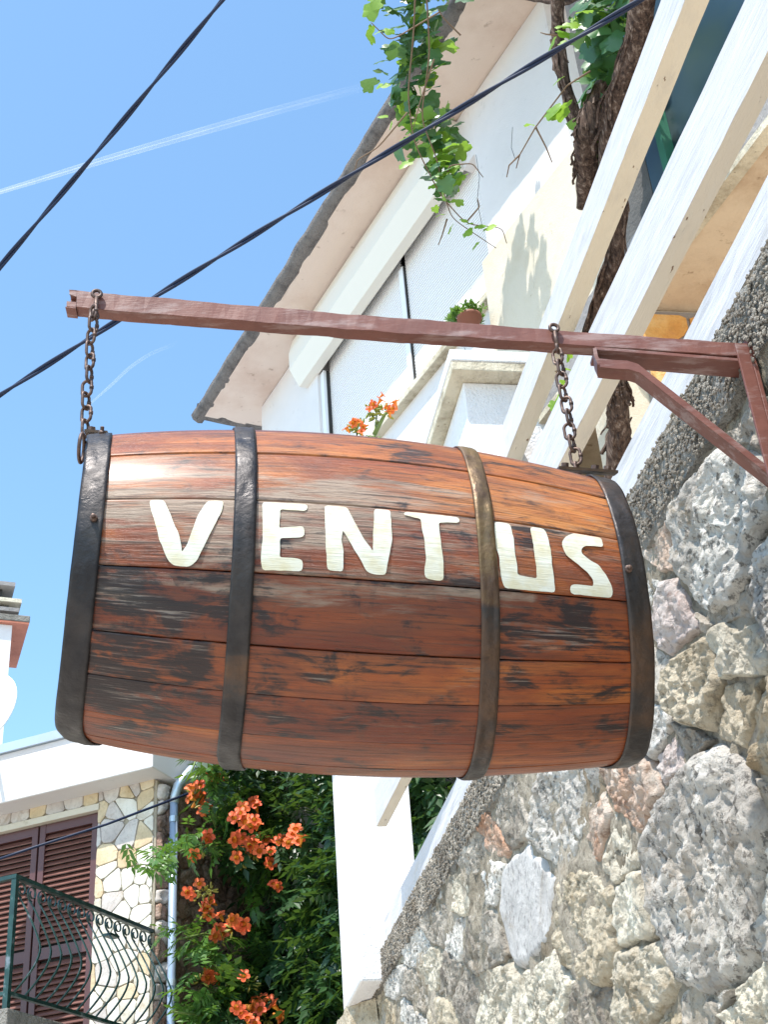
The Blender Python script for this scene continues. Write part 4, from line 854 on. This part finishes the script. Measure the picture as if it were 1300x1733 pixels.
# ------------------------------------------------------------------ power cables
def cable(pts, dist, lab, r=.0078, pitch=.42):
    P = [ray(x, y)/np.linalg.norm(ray(x, y))*d for (x, y), d in zip(pts, dist)]; P = np.array(P); n = 300; u = np.linspace(0, len(P)-1, n); C = np.stack([np.interp(u, range(len(P)), P[:, k]) for k in range(3)], 1)
    for _ in range(40): C[1:-1] = .5*C[1:-1]+.25*(C[2:]+C[:-2])
    s = np.r_[0, np.cumsum(np.linalg.norm(np.diff(C, axis=0), axis=1))]; T = np.gradient(C, axis=0); T /= np.linalg.norm(T, axis=1)[:, None]; A = np.cross(T, Z); A /= np.linalg.norm(A, axis=1)[:, None]; B = np.cross(T, A)
    t = thing('power_cable', tuple(C[0]), lab, 'power cable', 'twisted overhead power cables')
    for k in range(2):
        a = s*2*math.pi/pitch+k*math.pi; q = C+(A*np.cos(a)[:, None]+B*np.sin(a)[:, None])*r
        mk('strand', *tube(q, r*1.12, 8), M_cable, t, smooth=True)
cable([(-150, 652), (0, 450), (190, 226), (378, -2), (470, -120)], [6.2, 6.1, 6.0, 5.95, 5.9], 'dark twisted cable crossing the blue sky at the upper left', .0060, .75)
cable([(-120, 748), (0, 668), (265, 500), (600, 292), (880, 122), (1085, 0), (1250, -100)], [5.6, 5.5, 5.4, 5.3, 5.2, 5.1, 5.0], 'dark twisted cable running up from the left edge past the white house to the vine', .0056, .62)

# ------------------------------------------------------------------ vines
def leafmesh(nm, m):
    pr = [(0, 0), (.18, -.10), (.40, -.14), (.54, .05), (.47, .15), (.62, .36), (.50, .50), (.36, .54), (.26, .78), (0, 1.0)]
    L = [(0, 0, 0)]+[(x, y, 0) for x, y in pr[1:]]+[(-x, y, 0) for x, y in pr[1:-1][::-1]]
    V = [(0, .42, .10)]+[(x*1.0, y, .0+.10*(1-abs(x)*2.0)-.12*(y-.4)**2+rg.uniform(-.05, .05)) for x, y, z in L]; n = len(L)
    me = bpy.data.meshes.new(nm); me.from_pydata(V, [], [(0, 1+i, 1+(i+1) % n) for i in range(n)]); me.materials.append(m); me.polygons.foreach_set('use_smooth', [True]*n); return me
LM = {k: [leafmesh('leaf', m) for _ in range(4)] for k, m in (('d', M_leaf), ('y', M_leafy))}
def place_leaf(par, p, size, kind, face=None):
    n = A3(*[rg.gauss(0, 1) for _ in range(3)])*.55+(A3(-.3, -.75, .5) if face is None else face); n /= np.linalg.norm(n)
    d = A3(rg.gauss(0, .5), rg.gauss(0, .5), -1.); d -= n*(d@n); d /= np.linalg.norm(d); x = np.cross(d, n)
    M = Matrix(((x[0]*size, d[0]*size, n[0]*size, p[0]-ORG[par.name][0]), (x[1]*size, d[1]*size, n[1]*size, p[1]-ORG[par.name][1]), (x[2]*size, d[2]*size, n[2]*size, p[2]-ORG[par.name][2]), (0, 0, 0, 1)))
    o = bpy.data.objects.new('leaf', rg.choice(LM[kind])); COL.objects.link(o); o.parent = par; o.matrix_local = M; return o
def at_d(p, d): r = ray(*p); return r/np.linalg.norm(r)*d
# the vine hanging over the eave
v1 = thing('hanging_vine', tuple(at_d((700, -20), 10)), 'green grape vine trailing down over the eave of the white house', 'vine')
axis = [((705, -60), 11.0, 62), ((700, 30), 10.9, 58), ((700, 110), 10.7, 52), ((705, 190), 10.5, 50), ((730, 250), 10.2, 42), ((752, 300), 9.9, 30), ((775, 340), 9.7, 20)]
def along(ax, u):
    u *= len(ax)-1; i = min(int(u), len(ax)-2); f = u-i; (a, da, wa), (b, db, wb) = ax[i], ax[i+1]; return (a[0]+(b[0]-a[0])*f, a[1]+(b[1]-a[1])*f), da+(db-da)*f, wa+(wb-wa)*f
for i in range(270):
    u = rg.random()**1.25*.93; (x, y), d, w_ = along(axis, u); ox = rg.gauss(0, .56)*w_; oy = rg.gauss(0, 14); q = abs(ox)/w_
    place_leaf(v1, at_d((x+ox, y+oy), d+rg.uniform(-.22, .3)), rg.uniform(.10, .17)*(1-.3*u), 'y' if rg.random() < .20+.35*(u > .7)+.2*(q > .8) else 'd')
for (x, y) in ((745, 365), (770, 345), (735, 350), (785, 372), (765, 385), (752, 330), (800, 378), (812, 382), (828, 384), (790, 392), (808, 412), (690, 235), (662, 210), (650, 196), (645, 142), (640, 55), (660, 50)):
    place_leaf(v1, at_d((x, y), 9.7), rg.uniform(.05, .09), 'y')
def stemp(par, pts, d, r, m=M_stem):
    P = np.array([at_d(p, d) for p in pts]); n = 12*len(P); u = np.linspace(0, len(P)-1, n); C = np.stack([np.interp(u, range(len(P)), P[:, k]) for k in range(3)], 1)
    for _ in range(12): C[1:-1] = .5*C[1:-1]+.25*(C[2:]+C[:-2])
    mk('stem', *tube(C, np.linspace(r, r*.45, n), 5), m, par, smooth=True)
for pts in ([(705, -60), (700, 60), (690, 160), (700, 240), (745, 330), (790, 380), (850, 385), (858, 412)], [(720, -40), (728, 90), (712, 200), (740, 270), (752, 330), (765, 370), (840, 420)], [(755, 310), (760, 280), (800, 276), (818, 300)], [(757, 370), (748, 400), (742, 415)], [(745, 20), (660, 70), (628, 38)], [(690, 190), (640, 250), (605, 270), (600, 290)],
    [(780, 60), (750, 30), (742, 15)], [(790, 375), (812, 350), (808, 335)], [(735, 100), (712, 170), (700, 215)]): stemp(v1, pts, 9.75, .0065)
# the old vine at the right of the house
v2 = thing('old_grape_vine', tuple(at_d((1040, 820), 7)), 'old grape vine with thick shaggy bark climbing behind the white rails', 'vine')
def trunk(pts, ds, rs, name='trunk', strands=14):
    P = np.array([at_d(p, d) for p, d in zip(pts, ds)]); n = 60; u = np.linspace(0, len(P)-1, n); C = np.stack([np.interp(u, range(len(P)), P[:, k]) for k in range(3)], 1); rr = np.interp(u, range(len(rs)), rs)
    for _ in range(20): C[1:-1] = .5*C[1:-1]+.25*(C[2:]+C[:-2])
    C = C+np.array([A3(*noise.noise_vector(Vector(c*2.2)))*.04 for c in C]); V, Fc = tube(C, rr, 18); V = V+np.array([A3(*noise.noise_vector(Vector((v[0]*16, v[1]*16, v[2]*2.5))))*.3*rr.mean() for v in V])
    tr = mk(name, V, Fc, M_bark, v2, smooth=True); mb = MB()
    for k in range(strands):                     # loose strips of bark
        a0 = rg.random()*6.28; i0 = rg.randrange(0, 44); L_ = rg.randrange(8, 16); Q = []
        for i in range(i0, min(n, i0+L_)):
            f = (i-i0)/L_; a = a0+.5*f; Q.append(C[i]+A3(math.cos(a), math.sin(a), 0)*(rr[i]*(1.0+.5*f*f+.12*math.sin(i)))+A3(*noise.noise_vector(Vector(C[i]*9+k)))*.015)
        if len(Q) > 3: mb.tube(Q, rg.uniform(.003, .009), 4)
    mb.build('bark_strips', M_bark, tr, kind='stuff')
trunk([(1100, -60), (1075, 60), (1050, 170), (1030, 240), (1025, 300), (1055, 350), (1040, 470), (1000, 580), (975, 690), (960, 760)], [6.9, 6.9, 6.9, 6.8, 6.8, 6.7, 6.6, 6.6, 6.6, 6.6], [.05, .06, .062, .06, .05, .04, .04, .038, .038, .035], strands=60)
trunk([(1015, 150), (1000, 190), (985, 240), (985, 300), (978, 350)], [7.2, 7.1, 7.0, 7.0, 7.0], [.03, .045, .06, .05, .02], 'branch', 40)
trunk([(945, -40), (940, 60), (955, 130), (975, 200), (1000, 280)], [8.2, 8.1, 8.0, 7.9, 7.8], [.035]*5, 'branch', 16)
trunk([(1048, 640), (1042, 700), (1040, 780), (1035, 850)], [6.0, 6.0, 6.0, 6.0], [.025, .05, .045, .04], 'branch', 40)
trunk([(860, -8), (905, 0), (960, 4), (1010, -20)], [9.0, 8.7, 8.3, 8.0], [.018]*4, 'branch', 6)
for i in range(90):
    x = rg.uniform(985, 1075); y = rg.uniform(-30, 260)
    if (x-960)*1.0+(y)*.35 > 165: continue
    place_leaf(v2, at_d((x, y), rg.uniform(7.1, 7.6)), rg.uniform(.08, .14), 'd')
for i in range(46): place_leaf(v2, at_d((rg.uniform(960, 1060), rg.uniform(-50, 60)), rg.uniform(7.3, 7.9)), rg.uniform(.08, .12), 'd' if rg.random() < .6 else 'y')
for (x, y) in ((955, 55), (965, 40), (975, 30), (960, 70), (938, 68), (985, 22), (950, 45), (990, 240), (1000, 228), (948, 135), (968, 592), (960, 600), (958, 645), (965, 640), (950, 665), (940, 680), (962, 625)): place_leaf(v2, at_d((x, y), 7.0 if y < 300 else 6.4), rg.uniform(.05, .08), 'y')
place_leaf(v2, at_d((963, 182), 6.9), .12, 'y'); place_leaf(v2, at_d((938, 182), 6.9), .09, 'y')
sg = [[(1000, 120), (960, 145), (907, 215), (880, 262), (874, 285)], [(907, 215), (925, 250), (935, 275)], [(880, 262), (862, 280), (858, 300)], [(945, 60), (925, 58), (915, 55)]]
for pts in sg:
    P = np.array([at_d(p, 6.95) for p in pts]); mk('stem', *tube(P, np.linspace(.005, .0025, len(P)), 6), M_stem, v2, smooth=True)
place_leaf(v2, at_d((897, 213), 6.95), .05, 'y')
# unseen leaf mass added above the frame to shade the walls behind the rails
cn = MB()
for i in range(5200):
    s = rg.uniform(2.0, 8.5); q = rg.uniform(.7, 3.4); c = wp(s, q, 0); 
    if s > 5.6 and q < 1.7: continue
    z = 8.6+rg.uniform(-.2, .3)+.12*(s-3); c = A3(c[0], c[1], z)
    X, Y_ = proj(c)
    if -60 < X < 1400 and Y_ > -40: continue
    a = rg.random()*6.28; b = rg.uniform(-.6, .6); u = A3(math.cos(a), math.sin(a), b)*.12; v = A3(-math.sin(a), math.cos(a), rg.uniform(-.5, .5))*.11
    cn.add([c-u*.5, c+v*.5, c+u*.6, c-v*.5], [(0, 1, 2, 3)])
tagit(cn.build('added_shade_leaves', M_leaf, None), 'unseen mass of leaves added above the frame to shade the walls behind the rails', 'added foliage', kind='stuff')

# ------------------------------------------------------------------ trumpet vine
def pinnate(mb, c, d, size, n=4):
    d = d/np.linalg.norm(d); s = np.cross(d, A3(rg.gauss(0, .4), rg.gauss(0, .4), 1)); s /= np.linalg.norm(s); u = np.cross(s, d)
    for k in range(n+1):
        b = c+d*size*(k/(n))*.9-u*size*.12*(k/n)**2
        for sg_ in ((-1, 1) if k < n else (0,)):
            ld = (s*sg_*.8+d*.55-Z*.25) if sg_ else d; ld = ld/np.linalg.norm(ld); ls = np.cross(ld, u); ls /= np.linalg.norm(ls)+1e-9; L_ = size*rg.uniform(.42, .58); w_ = L_*.22
            t = u*rg.uniform(-.2, .25)*L_
            mb.add([b, b+ld*L_*.4+ls*w_+t*.3, b+ld*L_-Z*L_*.12+t, b+ld*L_*.4-ls*w_+t*.3], [(0, 1, 2, 3)])
def sway(): return A3(rg.gauss(-.1, .6), rg.gauss(-.5, .4), rg.gauss(-.35, .5))
tv = thing('trumpet_vine', tuple(lp(.2, 2.5, -1.6)), 'dark green trumpet vine with orange flower clusters covering the rubble wall below the barrel', 'flowering vine')
def inpoly(x, y, p):
    c = False
    for i in range(len(p)):
        (xa, ya), (xb, yb) = p[i], p[(i+1) % len(p)]
        if (ya > y) != (yb > y) and x < (xb-xa)*(y-ya)/(yb-ya)+xa: c = not c
    return c
dense_ = [(420, 1180), (720, 1180), (720, 2000), (330, 2000), (345, 1720), (400, 1640), (440, 1600), (450, 1540), (490, 1520), (440, 1490), (400, 1460), (385, 1400), (360, 1330), (330, 1290)]
swp = lambda p, o_: hit(p, lp(.012+o_, 0, 0), FD)
md = MB(); mf = MB()
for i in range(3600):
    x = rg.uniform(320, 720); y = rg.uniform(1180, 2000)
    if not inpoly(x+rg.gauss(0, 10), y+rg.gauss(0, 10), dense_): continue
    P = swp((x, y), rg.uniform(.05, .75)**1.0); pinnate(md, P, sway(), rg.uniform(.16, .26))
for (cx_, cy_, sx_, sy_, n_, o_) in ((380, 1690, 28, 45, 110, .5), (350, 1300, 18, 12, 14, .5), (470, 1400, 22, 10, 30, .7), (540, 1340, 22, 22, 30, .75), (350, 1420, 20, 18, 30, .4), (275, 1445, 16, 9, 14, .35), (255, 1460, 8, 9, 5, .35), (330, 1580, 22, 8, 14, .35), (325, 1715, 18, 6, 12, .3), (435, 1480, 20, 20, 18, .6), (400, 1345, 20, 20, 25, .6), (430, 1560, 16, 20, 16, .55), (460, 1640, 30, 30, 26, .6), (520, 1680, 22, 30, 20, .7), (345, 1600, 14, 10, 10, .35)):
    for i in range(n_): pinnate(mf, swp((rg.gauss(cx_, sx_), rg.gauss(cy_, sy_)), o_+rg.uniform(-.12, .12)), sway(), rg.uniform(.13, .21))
hpl = lambda p, o_: hit(p, hp(5, -3.25+o_/HS, 0), HN)
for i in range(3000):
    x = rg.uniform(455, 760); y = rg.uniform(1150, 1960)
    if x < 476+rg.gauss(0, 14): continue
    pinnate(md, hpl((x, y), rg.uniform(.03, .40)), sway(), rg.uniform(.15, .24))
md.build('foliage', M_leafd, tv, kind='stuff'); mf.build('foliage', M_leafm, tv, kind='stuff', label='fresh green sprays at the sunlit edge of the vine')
# one flower: tube, five lobes
def flower_mesh():
    V = []; Fc = []; n = 10
    for r_, z in ((.006, 0), (.010, .02), (.016, .045), (.020, .058)):
        for k in range(n): a = 2*math.pi*k/n; V.append((r_*math.cos(a), r_*math.sin(a), z))
    for i in range(3):
        for k in range(n): Fc.append((i*n+k, i*n+(k+1) % n, (i+1)*n+(k+1) % n, (i+1)*n+k))
    for k in range(5):
        a = 2*math.pi*k/5; b = len(V); i0 = 3*n+2*k; 
        for da, r_, z in ((-.55, .036, .066), (-.28, .047, .066), (0, .050, .060), (.28, .047, .066), (.55, .036, .066)): V.append((r_*math.cos(a+da+.31), r_*math.sin(a+da+.31), z+.003*math.sin(k*3+da*9)))
        i1 = 3*n+(2*k+1) % n; i2 = 3*n+(2*k+2) % n; Fc += [(i0, b, b+1), (i0, b+1, i1), (i1, b+1, b+2), (i1, b+2, b+3), (i1, b+3, i2), (i2, b+3, b+4)]
    me = bpy.data.meshes.new('flower'); me.from_pydata(V, [], Fc); me.materials.append(M_flower); me.materials.append(M_ftube); me.polygons.foreach_set('material_index', [1]*20+[1]*10+[0]*(len(Fc)-30)); me.polygons.foreach_set('use_smooth', [True]*len(Fc)); return me
FM = flower_mesh()
def flower(par, p, size=1., d=None):
    d = A3(rg.gauss(-.05, .5), rg.gauss(-1.1, .4), rg.gauss(.25, .45)) if d is None else d; d /= np.linalg.norm(d); x = np.cross(d, Z); x /= np.linalg.norm(x)+1e-9; y = np.cross(d, x); s = size; o0 = ORG[par.name]
    p = p-d*.06*s
    M = Matrix(((x[0]*s, y[0]*s, d[0]*s, p[0]-o0[0]), (x[1]*s, y[1]*s, d[1]*s, p[1]-o0[1]), (x[2]*s, y[2]*s, d[2]*s, p[2]-o0[2]), (0, 0, 0, 1)))
    o = bpy.data.objects.new('flower', FM); COL.objects.link(o); o.parent = par; o.matrix_local = M
def buds(mb, p, n, r=.05, L=.05):
    for i in range(n):
        d = A3(rg.gauss(0, 1), rg.gauss(-.4, .6), rg.gauss(-.2, .8)); d /= np.linalg.norm(d); b = p+d*r*.5; mb.tube([b, b+d*L*.6, b+d*L], [.005, .009, .004], 6)
FL = [(325,1332),(337,1328),(343,1345),(322,1348),(333,1355),(350,1362),(345,1372),(352,1302),(368,1312),(369,1322),(426,1357),(432,1362),(412,1368),(405,1376),(395,1385),(430,1387),(436,1392),(424,1396),(415,1392),(400,1410),(408,1416),(397,1420),(425,1422),(420,1432),(432,1425),(412,1436),(444,1417),(450,1422),(470,1423),(478,1421),(487,1426),(500,1402),(496,1410),(510,1414),(505,1422),(492,1418),(440,1440),(458,1440),(457,1461),(401,1450),(350,1420),(353,1414),(330,1447),(318,1508),(323,1512),(337,1497),(345,1530),(356,1526),(347,1540),(352,1548),(374,1550),(392,1555),(398,1562),(385,1568),(370,1573),(363,1582),(376,1580),(410,1572),(413,1565),(354,1645),(350,1652),(362,1655),(378,1643),(412,1651),(433,1693),(445,1690),(455,1695),(450,1702),(462,1700),(440,1706),(405,1712),(398,1705),(424,1705),(372,1722),(380,1730),(365,1732),(420,1722),(430,1730),(474,1720),(462,1495),(470,1500)]
bd = MB()
for (x, y) in FL: flower(tv, hit((x, y), hp(5, -3.25+.46/HS, 0), HN) if x > 440 else swp((x+rg.uniform(-2, 2), y+rg.uniform(-2, 2)), rg.uniform(.75, .95) if x > 385 else .5), rg.uniform(1.05, 1.4)*(.92 if x > 440 else 1))
for (x, y) in ((365, 1308), (345, 1510), (385, 1655), (425, 1665), (430, 1445), (470, 1440), (490, 1445), (410, 1460), (450, 1725), (375, 1318), (355, 1508)): buds(bd, swp((x, y), .75 if x > 385 else .5), 12)
for i in range(0, len(FL), 4):
    x, y = FL[i]; buds(bd, swp((x+rg.uniform(-12, 12), y+rg.uniform(4, 18)), .72 if x > 385 else .48), 4)
bd.build('buds', M_calyx, tv, kind='stuff')
for pts in ([(330, 1300), (420, 1350), (520, 1380)], [(305, 1440), (340, 1430), (420, 1440)], [(300, 1590), (345, 1580), (430, 1600)], [(290, 1712), (340, 1718), (400, 1730)], [(440, 1530), (500, 1500), (560, 1480)], [(360, 1250), (330, 1290), (322, 1310)]):
    P = np.array([swp(p, .45) for p in pts]); mk('stem', *tube(P, .008, 6), M_gstem, tv, smooth=True)
# flowering spray rising behind the barrel
SC = 7.35
sp_ = thing('trumpet_vine_spray', tuple(aty((640, 1240), SC)), 'orange trumpet flowers on a tall spray peeping over the top of the barrel', 'flowering vine')
for pts in ([(640, 1240), (650, 1000), (640, 800), (634, 735), (638, 700)], [(640, 1240), (640, 1000), (600, 800), (605, 722)], [(634, 735), (652, 700), (660, 690)]):
    P = np.array([aty(p, SC) for p in pts]); mk('stem', *tube(P, np.linspace(.016, .006, len(P)), 6), M_gstem, sp_, smooth=True)
for (x, y, s_) in ((632, 684, .72), (645, 676, .72), (652, 688, .72), (668, 680, .7), (664, 692, .78), (659, 696, .7), (586, 724, .7), (598, 716, .75), (606, 712, .7), (615, 722, .72), (612, 730, .6), (648, 668, .5), (625, 692, .55)): flower(sp_, aty((x, y), SC-.1), s_, A3(rg.gauss(0, .7), -.6, rg.gauss(.3, .5)))
bd = MB()
for (x, y) in ((640, 705), (628, 694), (604, 728), (612, 726), (650, 700)): buds(bd, aty((x, y), SC), 9, .05, .05)
bd.build('buds', M_calyx, sp_, kind='stuff')
mf = MB()
for i in range(90): y_ = rg.uniform(900, 1260); pinnate(mf, aty((rg.gauss(635, 25), y_), SC+rg.uniform(-.1, .1)), sway(), .16)
for i in range(3): pinnate(mf, aty((632+4*i, 738), SC), sway(), .08)
mf.build('foliage', M_leafm, sp_, kind='stuff')

# ------------------------------------------------------------------ vapour trails
def trailf(al, fade):
    def f(n, b):
        b.inputs['Base Color'].default_value = (.9, .9, .92, 1); v = n.co(scale=(1, 1, 1)); a = n.noise(v, .02, 5, .6)
        at = n.n('Attribute'); at.attribute_name = 'fade'; n.L(n.math('MULTIPLY', n.math('MULTIPLY', n.mr(a, .3, .6, .6, 1), at.outputs['Fac']), al), b.inputs['Alpha'])
    return f
M_trail = mat('vapour', (.9, .9, .9), 1, 0, build=trailf(.15, 0)); M_trail2 = mat('faint_vapour', (.9, .9, .9), 1, 0, build=trailf(.10, 0))
def trail(segs, m, lab, D=1500):
    t = thing('vapour_trail', tuple(at_d(segs[0][0][0], D)), lab, 'vapour trail', None)
    for pts, wpx, f0, f1 in segs:
        P = np.array([at_d(p, D) for p in pts]); n = 60; u = np.linspace(0, len(P)-1, n); C = np.stack([np.interp(u, range(len(P)), P[:, k]) for k in range(3)], 1)
        for _ in range(30): C[1:-1] = .5*C[1:-1]+.25*(C[2:]+C[:-2])
        V, Fc = tube(C, np.interp(np.linspace(0, 1, n), [0, .3, 1], [wpx[0], wpx[1], wpx[2]])*D/FPX*.5, 10, cap=False)
        for a in range(1): mk('plume', V, Fc, m, t, smooth=True, att={'fade': np.repeat(np.interp(np.linspace(0, 1, n), [0, .15, .7, 1], [f0, .9, .5, f1]), 10)})
trail([([(-160, 372), (0, 323), (200, 260), (420, 196), (640, 138)], (3, 5, 9), 1., 0.), ([(-160, 374), (0, 326), (200, 266), (420, 203), (640, 143)], (3, 5, 9), 1., 0.)], M_trail, 'long thin white vapour trail crossing the upper left sky')
trail([([(150, 685), (190, 650), (215, 625), (250, 600), (300, 580)], (3, 5, 6), .8, 0.)], M_trail2, 'faint short vapour trail just right of the left chain')
